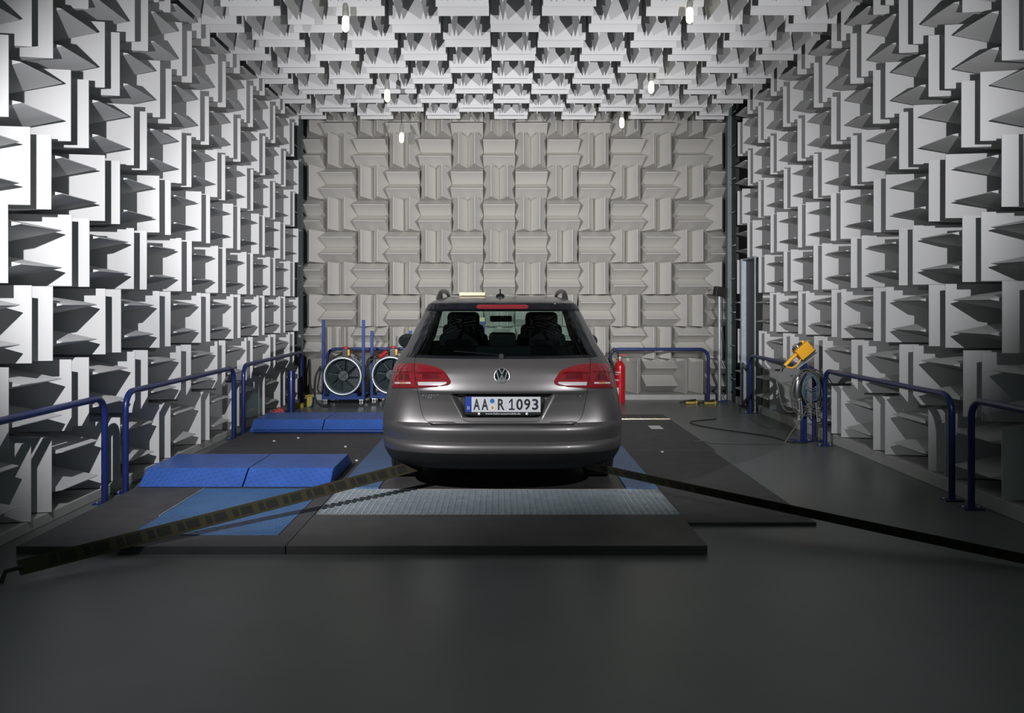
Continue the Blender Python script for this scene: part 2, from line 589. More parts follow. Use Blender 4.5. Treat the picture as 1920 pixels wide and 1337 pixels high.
def ramp(y, label):
    t = thing('ramp', label, 'ramp', (-2.05, y, SL), (0, 0, 0), 'blue tread ramps beside the car')
    H = 0.115
    for i, (x0, x1) in enumerate(((-2.80, -2.005), (-1.995, -1.33))):
        bm = bmesh.new()
        # profile in (y, z)
        mt = Matrix(((0, 0, 1, 0), (1, 0, 0, 0), (0, 1, 0, 0), (0, 0, 0, 1)))
        prism(bm, [(y, SL), (y + 0.17, SL + H), (y + 0.80, SL + H), (y + 1.0, SL)], x0, x1, mt)
        bmesh.ops.bevel(bm, geom=[e for e in bm.edges], offset=0.004, segments=1, affect='EDGES')
        obj('tread_plate', bm, 'blue_tread', t)
    return t
ramp(6.49, 'blue tread plate ramp beside the car, the one nearer the lamps')
ramp(9.34, 'blue tread plate ramp beside the car, the one nearer the fans')
tag(obj('roller_tube', T([(-2.72, 9.24, SL + 0.022), (-1.27, 9.24, SL + 0.022)], 0.020, 12), 'blue_paint', smooth=40), 'thin glossy blue tube lying before the farther ramp', 'tube')

def grating():
    x0, x1, y0, y1 = -1.25, 1.185, 5.64, 6.42
    t = thing('steel_grating', 'steel floor grating behind the car, in front of its tail', 'grating', (0, 6.03, 0.02))
    bm = bmesh.new()
    box(bm, x0, x1, y0, y0 + 0.006, 0.012, SL)
    box(bm, x0, x1, y1 - 0.006, y1, 0.012, SL)
    box(bm, x0, x0 + 0.006, y0, y1, 0.012, SL)
    box(bm, x1 - 0.006, x1, y0, y1, 0.012, SL)
    obj('frame', bm, 'steel_worn', t)
    bm = bmesh.new()
    n = 17
    for i in range(1, n):
        y = y0 + (y1 - y0) * i / n
        box(bm, x0, x1, y - 0.005, y + 0.005, 0.016, SL)
    o = obj('bearing_bars', bm, 'steel_worn', t)
    o['kind'] = 'stuff'
    bm = bmesh.new()
    n = 56
    for i in range(1, n):
        x = x0 + (x1 - x0) * i / n
        box(bm, x - 0.003, x + 0.003, y0, y1, 0.034, SL - 0.002)
    o = obj('cross_bars', bm, 'steel_worn', t)
    o['kind'] = 'stuff'
    obj('pit_shade', B(x0, x1, y0, y1, 0.0, 0.008), 'black', t)  # black sheet added for the dark of a pit under the bars
grating()

# ------------------------------------------------------------------ handrails
def handrail(p0, p1, h, label, r=0.024, plates=True, second=None):
    p0, p1 = Vector((*p0, 0)), Vector((*p1, 0))
    t = thing('handrail', label, 'handrail', tuple(p0), group='blue tubular handrails')
    d = (p1 - p0).normalized()
    up = Vector((0, 0, 1))
    rc = 0.13
    pts = [p0 + up * 0.008]
    for k in range(0, 7):
        q = PI / 2 * k / 6
        pts.append(p0 + d * (rc * (1 - math.cos(q))) + up * (h - r - rc + rc * math.sin(q)))
    for k in range(0, 7):
        q = PI / 2 * k / 6
        pts.append(p1 - d * (rc * (1 - math.sin(q))) + up * (h - r - rc + rc * math.cos(q)))
    pts.append(p1 + up * 0.008)
    obj('tube', T(pts, r, 14), 'blue_rail', t, smooth=50)
    for p in (p0, p1):
        bm = B(p.x - 0.07, p.x + 0.07, p.y - 0.05, p.y + 0.05, 0.0, 0.01, bev=0.002)
        f = obj('base_plate', bm, 'blue_rail', t)
        for sx in (-0.055, 0.055):
            obj('bolt', Lt([(0.012, 0), (0.012, 0.008), (0.007, 0.012)], (p.x + sx, p.y, 0.01), Z, 8), 'steel', f)
    return t
LX, RX, RH = -2.90, 3.33, 0.80
handrail((LX, 3.45), (LX, 6.16), RH, 'blue handrail beside the tread plate wall, cut off at the picture edge')
handrail((LX, 6.50), (LX, 9.12), RH, 'blue handrail by the wall, behind the nearer blue ramp')
handrail((LX, 9.46), (LX, 12.2), RH, 'blue handrail by the wall, behind the short blue bollard')
handrail((RX, 11.35), (RX, 9.02), RH, 'blue handrail between the doorway and the yellow control box post')
handrail((RX, 8.72), (RX, 6.26), RH, 'blue handrail by the wall, between the cable post and the nearest rail')
handrail((RX, 6.00), (RX, 3.45), RH, 'blue handrail in shadow by the wall opposite the ramps, nearest of three')
handrail((1.62, 12.72), (3.10, 12.72), 0.815, 'blue handrail before the back wall beside the fire extinguisher')
handrail((-2.65, 12.78), (-1.15, 12.78), 0.815, 'blue handrail before the back wall behind the fan trolleys')

# blue bollard, red chock, yellow bits by the corner
t = thing('bollard', 'short thick blue bollard on a flange in the corner by the wall', 'bollard', (-2.86, 11.45, 0))
obj('post', Lt([(0.052, 0.012), (0.052, 0.56), (0.048, 0.57)], (-2.86, 11.45, 0), Z, 20), 'blue_rail', t, smooth=40)
obj('flange', Lt([(0.12, 0.0), (0.12, 0.014), (0.06, 0.016)], (-2.86, 11.45, 0), Z, 20), 'blue_rail', t, smooth=40)
obj('bracket', B(-2.81, -2.78, 11.43, 11.47, 0.46, 0.52, bev=0.004), 'black', t)
t = thing('wheel_chock', 'red wheel chock lying at the foot of the blue bollard', 'chock', (-2.98, 10.62, SL))
bm = bmesh.new()
mt = Matrix(((0, 0, 1, 0), (1, 0, 0, 0), (0, 1, 0, 0), (0, 0, 0, 1)))
mt = Matrix.Translation((-2.87, 10.7, SL - 0.004)) @ Matrix.Rotation(0.25, 4, 'Z') @ Matrix(((1, 0, 0, 0), (0, 0, 1, 0), (0, 1, 0, 0), (0, 0, 0, 1)))
prism(bm, [(-0.16, 0), (0.12, 0), (0.12, 0.03), (0.085, 0.095), (0.045, 0.10)], -0.06, 0.06, mt)
obj('wedge_body', bm, 'red_plastic', t)
bm = bmesh.new()
for k in range(4):
    prism(bm, [(-0.09 + 0.04 * k, 0.035 + 0.019 * k), (-0.075 + 0.04 * k, 0.042 + 0.019 * k), (-0.075 + 0.04 * k, 0.056 + 0.019 * k), (-0.09 + 0.04 * k, 0.050 + 0.019 * k)], -0.06, 0.06, mt)
obj('ribs', bm, 'red_plastic', t)

def strap_roll(loc, r, wdt, rot, label):
    t = thing('strap_roll', label, 'strap', loc, rot, 'rolled yellow straps')
    bm = bmesh.new()
    pts = []
    n = 60
    prof_i, prof_o = [], []
    for k in range(n + 1):
        q = 2 * PI * 2.6 * k / n
        rr = r * (0.45 + 0.55 * k / n)
        prof_o.append((rr * math.cos(q), rr * math.sin(q)))
    for k in range(n):
        (xa, ya), (xb, yb) = prof_o[k], prof_o[k + 1]
        f = 0.93
        vs = []
        for z in (0, wdt):
            for x, y in ((xa, ya), (xb, yb), (xb * f, yb * f), (xa * f, ya * f)):
                vs.append(bm.verts.new((x, y, z)))
        for q in ((0, 1, 2, 3), (7, 6, 5, 4), (0, 4, 5, 1), (2, 6, 7, 3)):
            bm.faces.new([vs[i] for i in q])
    obj('webbing', bm, 'yellow_dull', t, local=True)
    return t
strap_roll((-2.89, 11.98, 0.045), 0.085, 0.06, (0, 0, 0), 'flat yellow strap bundle lying on the floor by the corner')
bpy.data.objects['strap_roll'].location.z = 0.0
t = thing('ratchet', 'upright yellow ratchet buckle with blue strap beside the fan trolley', 'ratchet', (-2.75, 12.1, 0))
obj('body', B(-2.795, -2.715, 12.06, 12.14, 0.0, 0.15, bev=0.01), 'yellow_dull', t)
obj('handle', T([(-2.81, 12.05, 0.155), (-2.75, 12.04, 0.17), (-2.69, 12.05, 0.15)], 0.011, 8), 'yellow_dull', t, smooth=40)
obj('axle', T([(-2.83, 12.1, 0.12), (-2.70, 12.1, 0.12)], 0.012, 8), 'steel', t, smooth=40)
obj('blue_webbing', T(spline([(-2.705, 12.1, 0.13), (-2.70, 12.07, 0.10), (-2.70, 12.0, 0.03), (-2.71, 11.94, 0.014)], 5), 0.014, 6), 'blue_paint', t, smooth=40)

# ------------------------------------------------------------------ fan trolleys
def caster(p, parent):
    c = obj('caster', B(p[0] - 0.03, p[0] + 0.03, p[1] - 0.03, p[1] + 0.03, 0.090, 0.098), 'steel', parent)
    bm = prism(bmesh.new(), [(-0.022, 0.03), (-0.022, 0.092), (0.022, 0.092), (0.022, 0.03), (0.017, 0.03), (0.017, 0.086), (-0.017, 0.086), (-0.017, 0.03)], -0.03, 0.02,
               Matrix(((1, 0, 0, p[0]), (0, 0, -1, p[1]), (0, 1, 0, 0), (0, 0, 0, 1))))
    obj('fork', bm, 'steel', c)
    obj('wheel', Lt([(0.018, -0.015), (0.040, -0.013), (0.042, 0), (0.040, 0.013), (0.018, 0.015)], (p[0], p[1] + 0.01, 0.042), X, 16), 'cable_grey', c, smooth=40)

def fan_trolley(x, y, wdt, hp, label, turn=0.0):
    t = thing('fan_trolley', label, 'fan', (x, y, 0), group='axial fans on blue trolleys')
    x0, x1 = x - wdt / 2, x + wdt / 2
    dp = 0.58
    bm = bmesh.new()
    for yy in (y, y + dp):
        box(bm, x0, x1, yy - 0.02, yy + 0.02, 0.098, 0.145)
    for xx in (x0 + 0.02, x1 - 0.02):
        box(bm, xx - 0.02, xx + 0.02, y, y + dp, 0.099, 0.144)
    obj('base_frame', bm, 'blue_paint', t)
    for xx in (x0 + 0.02, x1 - 0.02):
        obj('upright', B(xx - 0.021, xx + 0.021, y - 0.02, y + 0.02, 0.145, hp, bev=0.003), 'blue_paint', t)
        obj('knob', Lt([(0.018, 0), (0.022, 0.02), (0.012, 0.035)], (xx, y - 0.055, 0.40), Y, 10), 'black', t)
    for xx in (x0 + 0.05, x1 - 0.05):
        for yy in (y + 0.01, y + dp - 0.02):
            caster((xx, yy), t)
    # drum
    cx, cz, R = x - 0.005, 0.435, 0.262
    yf = y - 0.03
    bm = Lt([(R, 0), (R + 0.012, 0.0), (R + 0.012, 0.02), (R, 0.03), (R, 0.26), (R + 0.010, 0.27), (R + 0.010, 0.30), (R - 0.02, 0.30), (R - 0.02, 0.0)], (cx, yf, cz), Y, 48, close=True)
    obj('drum', bm, 'galvanised', t, smooth=35)
    ring = []
    for k in range(48):
        q = 2 * PI * k / 48
        ring.append((cx + R * math.cos(q), yf - 0.004, cz + R * math.sin(q)))
    obj('front_rim', T(ring, 0.020, 8, closed=True), 'steel_worn', t, smooth=50)
    obj('hub', Lt([(0.072, 0.0), (0.078, 0.02), (0.078, 0.12)], (cx, yf + 0.06, cz), Y, 24), 'fan_dark', t, smooth=40)
    for k in range(8):
        q = 2 * PI * k / 8 + 0.2
        bm = bmesh.new()
        vs = []
        for (rr, da, dy) in ((0.07, -0.32, 0.04), (0.25, -0.30, 0.05), (0.25, 0.42, 0.11), (0.07, 0.34, 0.09)):
            a = q + da
            vs.append((cx + rr * math.cos(a), yf + 0.06 + dy, cz + rr * math.sin(a)))
        lo = [bm.verts.new(v) for v in vs]
        hi = [bm.verts.new((v[0], v[1] + 0.006, v[2])) for v in vs]
        bm.faces.new(lo)
        bm.faces.new(hi[::-1])
        for i in range(4):
            bm.faces.new((lo[i], hi[i], hi[(i + 1) % 4], lo[(i + 1) % 4]))
        bmesh.ops.recalc_face_normals(bm, faces=bm.faces[:])
        obj('blade', bm, 'fan_blade', t)
    obj('drum_shade_disc', Lt([(R - 0.004, 0.0), (R - 0.004, 0.01)], (cx, yf + 0.205, cz), Y, 32), 'fan_dark', t)  # solid dark disc added to make the inside of the drum dark
    # wire guard in front
    bm = bmesh.new()
    for rr in (0.12, 0.17, 0.22):
        tube(bm, [(cx + rr * math.cos(2 * PI * k / 32), yf + 0.012, cz + rr * math.sin(2 * PI * k / 32)) for k in range(32)], 0.0018, 4, closed=True)
    for k in range(4):
        q = PI / 4 + PI / 2 * k
        tube(bm, [(cx, yf + 0.012, cz), (cx + 0.25 * math.cos(q), yf + 0.012, cz + 0.25 * math.sin(q))], 0.0022, 4)
    obj('wire_guard', bm, 'fan_dark', t)
    obj('cradle', B(cx - 0.20, cx + 0.20, y, y + 0.28, 0.145, 0.185), 'blue_paint', t)
    b = obj('switch_box', B(cx - 0.02, cx + 0.09, yf + 0.04, yf + 0.16, cz + R + 0.005, cz + R + 0.13, bev=0.008), 'black_satin', t)
    obj('red_cap', Lt([(0.04, 0), (0.04, 0.025), (0.02, 0.03)], (cx + 0.025, yf + 0.10, cz + R + 0.13), Z, 12), 'red_plastic', b)
    obj('yellow_lid', B(cx + 0.065, cx + 0.095, yf + 0.03, yf + 0.10, cz + R + 0.03, cz + R + 0.115, bev=0.004), 'yellow', b)
    return t
f1 = fan_trolley(-2.285, 12.14, 0.615, 1.24, 'axial fan on a blue trolley with tall uprights by the corner')
obj('power_cable', T(spline([(-2.60, 12.10, 0.58), (-2.66, 12.06, 0.45), (-2.68, 12.06, 0.28), (-2.67, 12.06, 0.12), (-2.60, 12.05, 0.03), (-2.45, 12.04, 0.015)], 6), 0.016, 8), 'cable_black', f1, smooth=50)
obj('power_cable', T(spline([(-2.60, 12.11, 0.55), (-2.62, 12.05, 0.38), (-2.63, 12.04, 0.25), (-2.58, 12.05, 0.20), (-2.57, 12.08, 0.36)], 6), 0.012, 8), 'cable_black', f1, smooth=50)
obj('power_cable', T(spline([(-2.26, 12.2, 0.76), (-2.42, 12.12, 0.70), (-2.52, 12.10, 0.60), (-2.58, 12.1, 0.5)], 6), 0.012, 8), 'cable_black', f1, smooth=50)
f2 = fan_trolley(-1.62, 12.30, 0.60, 1.08, 'axial fan on a blue trolley half hidden behind the car')
obj('red_plug', T([(-1.68, 12.26, 0.78), (-1.78, 12.22, 0.70)], 0.035, 10), 'red_plastic', f2, smooth=50)
obj('power_cable', T(spline([(-1.78, 12.22, 0.70), (-1.90, 12.2, 0.66), (-1.94, 12.2, 0.55), (-1.97, 12.2, 0.42), (-2.0, 12.22, 0.36)], 6), 0.014, 8), 'cable_black', f2, smooth=50)
obj('power_cable', T(spline([(-1.70, 12.26, 0.80), (-1.88, 12.2, 0.72), (-1.95, 12.2, 0.64), (-1.96, 12.2, 0.5)], 6), 0.012, 8), 'cable_black', f2, smooth=50)

# ------------------------------------------------------------------ fire extinguisher
def extinguisher():
    x, y = 1.742, 12.55
    t = thing('fire_extinguisher', 'red fire extinguisher standing before the back wall beside the car', 'extinguisher', (x, y, 0))
    obj('cylinder', Lt([(0.072, 0.0), (0.080, 0.015), (0.080, 0.53), (0.074, 0.575), (0.050, 0.61), (0.030, 0.625), (0.026, 0.66)], (x, y, 0), Z, 24), 'red_paint', t, smooth=40)
    v = obj('valve', B(x - 0.025, x + 0.03, y - 0.02, y + 0.02, 0.655, 0.70, bev=0.004), 'black_satin', t)
    obj('lever', B(x - 0.03, x + 0.10, y - 0.012, y + 0.012, 0.705, 0.72, bev=0.003), 'red_paint', v)
    obj('gauge', Lt([(0.018, 0), (0.018, 0.01)], (x, y - 0.03, 0.675), Y, 12), 'paper', v)
    obj('hose', T(spline([(x - 0.02, y - 0.02, 0.68), (x - 0.05, y - 0.03, 0.78), (x - 0.10, y - 0.03, 0.81), (x - 0.14, y - 0.03, 0.72), (x - 0.12, y - 0.03, 0.62), (x - 0.085, y - 0.03, 0.5), (x - 0.088, y - 0.03, 0.35)], 6), 0.012, 8), 'cable_black', t, smooth=50)
    bm = Lt([(0.0812, 0.10), (0.0812, 0.19)], (x, y, 0), Z, 24, close=False)
    bm = bmesh.new()
    for (z0, z1, q0, q1) in ((0.13, 0.235, PI * 1.05, PI * 1.40),):
        n = 8
        for i in range(n):
            a, b = q0 + (q1 - q0) * i / n, q0 + (q1 - q0) * (i + 1) / n
            r = 0.0808
            bm.faces.new([bm.verts.new((x + r * math.cos(a), y + r * math.sin(a), z0)), bm.verts.new((x + r * math.cos(b), y + r * math.sin(b), z0)),
                          bm.verts.new((x + r * math.cos(b), y + r * math.sin(b), z1)), bm.verts.new((x + r * math.cos(a), y + r * math.sin(a), z1))])
    obj('sticker', bm, 'paper', t)
    bm = bmesh.new()
    for (z0, z1, q0, q1) in ((0.455, 0.468, PI * 1.05, PI * 1.5), (0.425, 0.432, PI * 1.05, PI * 1.42), (0.35, 0.357, PI * 1.06, PI * 1.40), (0.335, 0.342, PI * 1.06, PI * 1.42)):
        n = 8
        for i in range(n):
            a, b = q0 + (q1 - q0) * i / n, q0 + (q1 - q0) * (i + 1) / n
            r = 0.0808
            bm.faces.new([bm.verts.new((x + r * math.cos(a), y + r * math.sin(a), z0)), bm.verts.new((x + r * math.cos(b), y + r * math.sin(b), z0)),
                          bm.verts.new((x + r * math.cos(b), y + r * math.sin(b), z1)), bm.verts.new((x + r * math.cos(a), y + r * math.sin(a), z1))])
    obj('printed_lines', bm, 'paper', t)
extinguisher()

# ------------------------------------------------------------------ measuring pole, brass clamps
def pole():
    x, y = 3.262, 12.70
    t = thing('measuring_pole', 'silver pole with a black box on top near the doorway', 'pole', (x, y, 0))
    obj('tube', T([(x, y, 0.02), (x, y, 1.60)], 0.024, 14), 'galvanised', t, smooth=50)
    obj('foot', B(x - 0.05, x + 0.10, y - 0.06, y + 0.06, 0.0, 0.02, bev=0.004), 'blue_paint', t)
    r = Matrix.Rotation(0.13, 4, 'Y') @ Matrix.Rotation(0.2, 4, 'Z')
    obj('black_box', B(x - 0.075, x + 0.075, y - 0.06, y + 0.06, 1.585, 1.73, bev=0.006, rot=r), 'black', t)
    obj('cable', T(spline([(x + 0.05, y + 0.03, 1.60), (x + 0.06, y + 0.05, 1.2), (x + 0.10, y + 0.06, 0.75), (x + 0.13, y + 0.05, 0.3), (x + 0.06, y - 0.02, 0.06), (x + 0.16, y - 0.04, 0.02)], 6), 0.006, 6), 'cable_black', t, smooth=50)
pole()
def clamp(x, y, label):
    t = thing('floor_clamp', label, 'clamp', (x, y, 0), group='brass coloured clamps on the floor')
    obj('body', B(x - 0.10, x + 0.06, y - 0.05, y + 0.05, 0.0, 0.045, bev=0.012), 'brass', t)
    obj('drum', Lt([(0.045, 0), (0.05, 0.02), (0.05, 0.045), (0.02, 0.06)], (x + 0.07, y, 0.0), Z, 14), 'brass', t, smooth=40)
    obj('handle', T([(x - 0.18, y - 0.03, 0.02), (x - 0.08, y - 0.03, 0.05), (x + 0.06, y - 0.02, 0.065)], 0.014, 8), 'black', t, smooth=40)
clamp(2.78, 12.42, 'brass and black clamp on the floor under the back handrail')
clamp(3.04, 12.36, 'brass and black clamp on the floor at the foot of the silver pole')

# ------------------------------------------------------------------ yellow control box on its post, cable bundle
def control():
    x, y = 3.215, 9.02
    t = thing('control_post', 'blue square post with a sloping top plate beside the handrail end', 'post', (x, y, 0))
    obj('post', B(x - 0.028, x + 0.028, y - 0.028, y + 0.028, 0.01, 0.83, bev=0.004), 'blue_rail', t)
    obj('base_plate', B(x - 0.13, x + 0.035, y - 0.08, y + 0.08, 0.0, 0.012, bev=0.002), 'blue_rail', t)
    r = Matrix.Rotation(math.radians(-38), 4, 'Y')
    obj('top_plate', B(x - 0.13, x + 0.15, y - 0.09, y + 0.09, 0.857, 0.865, rot=r), 'galvanised', t)
    # the box lies on the plate, handle pointing down towards the aisle
    q = math.radians(-40)
    t2 = thing('control_box', 'yellow pendant control box with a guarded handle on the blue post', 'control box', (x - 0.02, y - 0.02, 0.872), (0, q, 0))
    bm = B(-0.02, 0.15, -0.08, 0.05, 0.008, 0.135, bev=0.008)
    obj('body', bm, 'yellow', t2, local=True)
    obj('base_edge', B(-0.022, 0.152, -0.082, 0.052, 0.0, 0.010), 'black', t2, local=True)
    for i, (px, m) in enumerate(((0.0, 'black'), (0.045, 'steel'), (0.085, 'black'), (0.12, 'yellow'))):
        obj('button', Lt([(0.017, 0), (0.017, 0.02), (0.011, 0.028)], (px, -0.015, 0.135), Z, 10), m, t2, local=True, smooth=40)
    obj('handle', T([(-0.02, -0.02, 0.09), (-0.10, -0.02, 0.085), (-0.19, -0.02, 0.075)], 0.020, 10), 'yellow', t2, local=True, smooth=40)
    obj('handle_guard', T(spline([(-0.01, -0.02, 0.02), (-0.08, -0.02, 0.0), (-0.14, -0.02, 0.005), (-0.185, -0.02, 0.055)], 6), 0.009, 8), 'yellow', t2, local=True, smooth=40)
    obj('cable_gland', T([(-0.19, -0.02, 0.075), (-0.235, -0.02, 0.068)], 0.014, 8), 'black', t2, local=True, smooth=40)
    g = Matrix.Translation(t2.location) @ Matrix.Rotation(q, 4, 'Y') @ Vector((-0.235, -0.02, 0.068))
    tag(obj('control_cable', T(spline([tuple(g), (g.x - 0.05, y - 0.03, g.z - 0.10), (g.x - 0.04, y - 0.05, 0.55), (g.x + 0.01, y - 0.06, 0.36), (g.x + 0.12, y - 0.06, 0.32), (g.x + 0.20, y - 0.05, 0.42), (x - 0.06, y - 0.05, 0.66), (x, y - 0.045, 0.77)], 6), 0.007, 8), 'cable_grey', smooth=50),
        'thin grey cable drooping from the yellow control box handle', 'cable')
    # bundles
    random.seed(3)
    t3 = thing('cable_bundle', 'tangle of grey cables with plugs hanging on the blue post', 'cables', (x, y - 0.05, 0.5))
    def loop(cx, top, bot, hw, dy, r, m, name, wob=0.02):
        pts = []
        n = 10
        for k in range(n):
            q = 2 * PI * k / n
            xx = cx + hw * math.sin(q) * (1.0 - 0.25 * math.cos(q)) + random.uniform(-wob, wob) * 0.5
            zz = (top + bot) / 2 + (top - bot) / 2 * math.cos(q) + random.uniform(-wob, wob) * 0.4
            pts.append((xx, y - 0.045 - dy + random.uniform(-0.012, 0.012), zz))
        obj(name, T(spline(pts, 5, closed=True), r, 6, closed=True), m, t3, smooth=60)
    for k in range(9):
        loop(x + 0.02 + random.uniform(-0.05, 0.08), 0.77, random.uniform(0.26, 0.42), random.uniform(0.12, 0.20), 0.02 + 0.008 * k, 0.0062, 'cable_grey', 'cable_loop')
    for k in range(7):
        loop(x + 0.03, 0.73 - 0.004 * k, 0.44 + 0.022 * k, 0.095 - 0.008 * k, 0.10 + 0.004 * k, 0.006, 'cable_blue', 'cable_coil', 0.008)
    for k, (px, z0, z1) in enumerate(((-0.09, 0.45, 0.28), (-0.065, 0.44, 0.27), (0.09, 0.42, 0.27), (0.03, 0.34, 0.26))):
        obj('plug', T([(x + px, y - 0.12, z0), (x + px + 0.01, y - 0.12, z1)], 0.010, 8), 'steel', t3, smooth=50)
    tag(obj('foil_sleeve', Lt([(0.03, 0.0), (0.045, 0.02), (0.048, 0.20), (0.03, 0.26)], (x - 0.085, y - 0.045, 0.46), Z, 14), 'steel', smooth=50),
        'silver sleeve hanging beside the blue post among the cables', 'sleeve')
    tag(obj('floor_cable', T(spline([(x - 0.03, y - 0.16, 0.34), (x - 0.10, y - 0.18, 0.24), (x - 0.20, y - 0.20, 0.12), (x - 0.26, y - 0.20, 0.03), (x - 0.30, y - 0.2, 0.010), (x - 0.7, y - 0.21, 0.008), (x - 1.02, y - 0.16, 0.012), (x - 1.12, y - 0.19, 0.030), (x - 1.22, y - 0.24, 0.030)], 6), 0.007, 8), 'cable_grey', smooth=50),
        'pale cable running across the floor from the blue post to the mat', 'cable')
    tag(obj('fallen_cable', T(spline([(x + 0.06, y - 0.13, 0.30), (x + 0.09, y - 0.13, 0.15), (x + 0.05, y - 0.15, 0.03), (x - 0.16, y - 0.15, 0.008), (x - 0.30, y + 0.3, 0.008), (x - 0.75, y + 0.9, 0.008), (x - 0.9, y + 1.4, 0.008), (x - 0.5, y + 1.7, 0.008)], 6), 0.006, 8), 'cable_black', smooth=50),
        'dark cable curling over the floor behind the blue post', 'cable')
control()

# ------------------------------------------------------------------ hanging bulbs
def bulb(x, y, zc, label):
    top = TC + 0.45
    t = thing('pendant_bulb', label, 'light bulb', (x, y, zc), group='bare bulbs hanging from the ceiling')
    obj('cord', T([(x, y, zc + 0.17), (x, y, top)], 0.006, 6), 'cable_black', t)
    obj('lampholder', Lt([(0.010, 0.19), (0.024, 0.175), (0.028, 0.15), (0.028, 0.11), (0.031, 0.105), (0.031, 0.085), (0.025, 0.06)], (x, y, zc), Z, 16), 'holder_grey', t, smooth=40)
    obj('glass_bulb', Lt([(0.018, 0.065), (0.030, 0.045), (0.033, 0.01), (0.033, -0.05), (0.026, -0.072), (0.012, -0.083)], (x, y, zc), Z, 18), 'bulb_glow', t, smooth=60)
for (px, py, yy, lb) in ((648, 43, 7.86, 'bare glowing bulb on a cord, nearest of three on the ramp side'),
                         (726, 178, 10.24, 'bare glowing bulb on a cord, middle of three on the ramp side'),
                         (753, 257, 12.27, 'bare glowing bulb before the back wall above the fan trolleys'),
                         (1293, 27, 7.86, 'bare glowing bulb on a cord, nearest of three on the doorway side'),
                         (1221, 162, 10.24, 'bare glowing bulb on a cord, middle of three on the doorway side'),
                         (1166, 229, 12.27, 'bare glowing bulb before the back wall above the extinguisher')):
    bulb((px - VX) * yy / FPX, yy, CH - (py - VY) * yy / FPX, lb)

# ------------------------------------------------------------------ the car
def interp(tab, h):
    if h <= tab[0][0]:
        return tab[0][1]
    for (a, va), (b, vb) in zip(tab, tab[1:]):
        if h <= b:
            return va + (vb - va) * (h - a) / (b - a)
    return tab[-1][1]
def smooth_tab(tab, h):                     # monotone-ish cubic through the table
    for i, ((a, va), (b, vb)) in enumerate(zip(tab, tab[1:])):
        if h <= b or i == len(tab) - 2:
            t = max(0, min(1, (h - a) / (b - a)))
            def sl(j):
                if j <= 0 or j >= len(tab) - 1:
                    return None
                s0 = (tab[j][1] - tab[j - 1][1]) / (tab[j][0] - tab[j - 1][0])
                s1 = (tab[j + 1][1] - tab[j][1]) / (tab[j + 1][0] - tab[j][0])
                return 0 if s0 * s1 <= 0 else 2 * s0 * s1 / (s0 + s1)
            d = (vb - va) / (b - a)
            m0 = sl(i)
            m1 = sl(i + 1)
            m0 = d if m0 is None else m0
            m1 = d if m1 is None else m1
            hh = b - a
            return ((2 * t ** 3 - 3 * t * t + 1) * va + (t ** 3 - 2 * t * t + t) * hh * m0 + (-2 * t ** 3 + 3 * t * t) * vb + (t ** 3 - t * t) * hh * m1)
    return tab[-1][1]
Y0 = [(0.24, 6.22), (0.30, 6.06), (0.36, 5.985), (0.395, 5.955), (0.41, 5.945), (0.44, 5.945), (0.462, 5.958), (0.475, 5.972), (0.50, 5.968), (0.556, 5.955), (0.580, 5.965), (0.591, 5.998), (0.600, 6.048),
      (0.66, 6.056), (0.74, 6.050), (0.815, 6.033), (0.83, 6.026), (0.86, 6.031), (0.92, 6.054), (0.98, 6.085), (1.03, 6.125), (1.055, 6.150), (1.20, 6.245), (1.32, 6.350), (1.40, 6.430), (1.415, 6.405), (1.455, 6.400), (1.47, 6.425), (1.482, 6.50), (1.495, 6.64), (1.508, 6.84), (1.518, 7.08), (1.525, 7.30), (1.53, 7.55)]
WD = [(0.24, 0.83), (0.30, 0.872), (0.40, 0.905), (0.50, 0.918), (0.62, 0.920), (0.72, 0.908), (0.82, 0.890), (0.92, 0.868), (0.99, 0.846), (1.055, 0.810), (1.12, 0.765), (1.25, 0.706), (1.36, 0.655), (1.42, 0.625), (1.455, 0.600), (1.475, 0.572), (1.495, 0.545), (1.508, 0.520), (1.518, 0.48), (1.525, 0.40), (1.53, 0.2)]
YF = [(0.24, 10.45), (0.35, 10.60), (0.55, 10.68), (0.72, 10.62), (0.82, 10.45), (0.90, 10.1), (0.96, 9.7), (1.0, 9.42), (1.055, 9.18), (1.20, 8.85), (1.36, 8.50), (1.44, 8.30), (1.475, 8.12), (1.508, 7.95), (1.525, 7.80), (1.53, 7.70)]
# beside the tailgate the wings lean forward towards the belt line
Y0W = [(0.24, 6.22), (0.30, 6.06), (0.36, 5.985), (0.395, 5.955), (0.41, 5.945), (0.44, 5.945), (0.462, 5.958), (0.475, 5.972), (0.50, 5.968), (0.556, 5.956), (0.60, 5.978), (0.64, 5.992), (0.70, 6.010), (0.75, 6.025), (0.80, 6.041), (0.86, 6.060), (0.92, 6.080), (0.98, 6.100), (1.03, 6.128), (1.055, 6.150)]
def NEh(h):
    return interp([(0.24, 3.2), (0.95, 3.2), (1.055, 2.8), (1.2, 2.7), (1.53, 2.6)], h)
def rear_L(h):
    return interp([(0.24, 0.60), (0.5, 0.72), (1.0, 0.72), (1.055, 0.66), (1.42, 0.55), (1.5, 0.45), (1.53, 0.12)], h)
def front_L(h):
    return interp([(0.24, 0.7), (0.8, 0.9), (1.055, 0.55), (1.5, 0.35), (1.53, 0.08)], h)
def pw(v, e):
    return math.copysign(abs(v) ** e, v)
def sst(a, b, v):
    t = max(0, min(1, (v - a) / (b - a)))
    return t * t * (3 - 2 * t)
def rear_y(f, h):
    y = smooth_tab(Y0, h)
    if h < 1.055:
        k = sst(0.64, 0.92, abs(f))
        if k > 0:
            y += (smooth_tab(Y0W, h) - y) * k
    return y
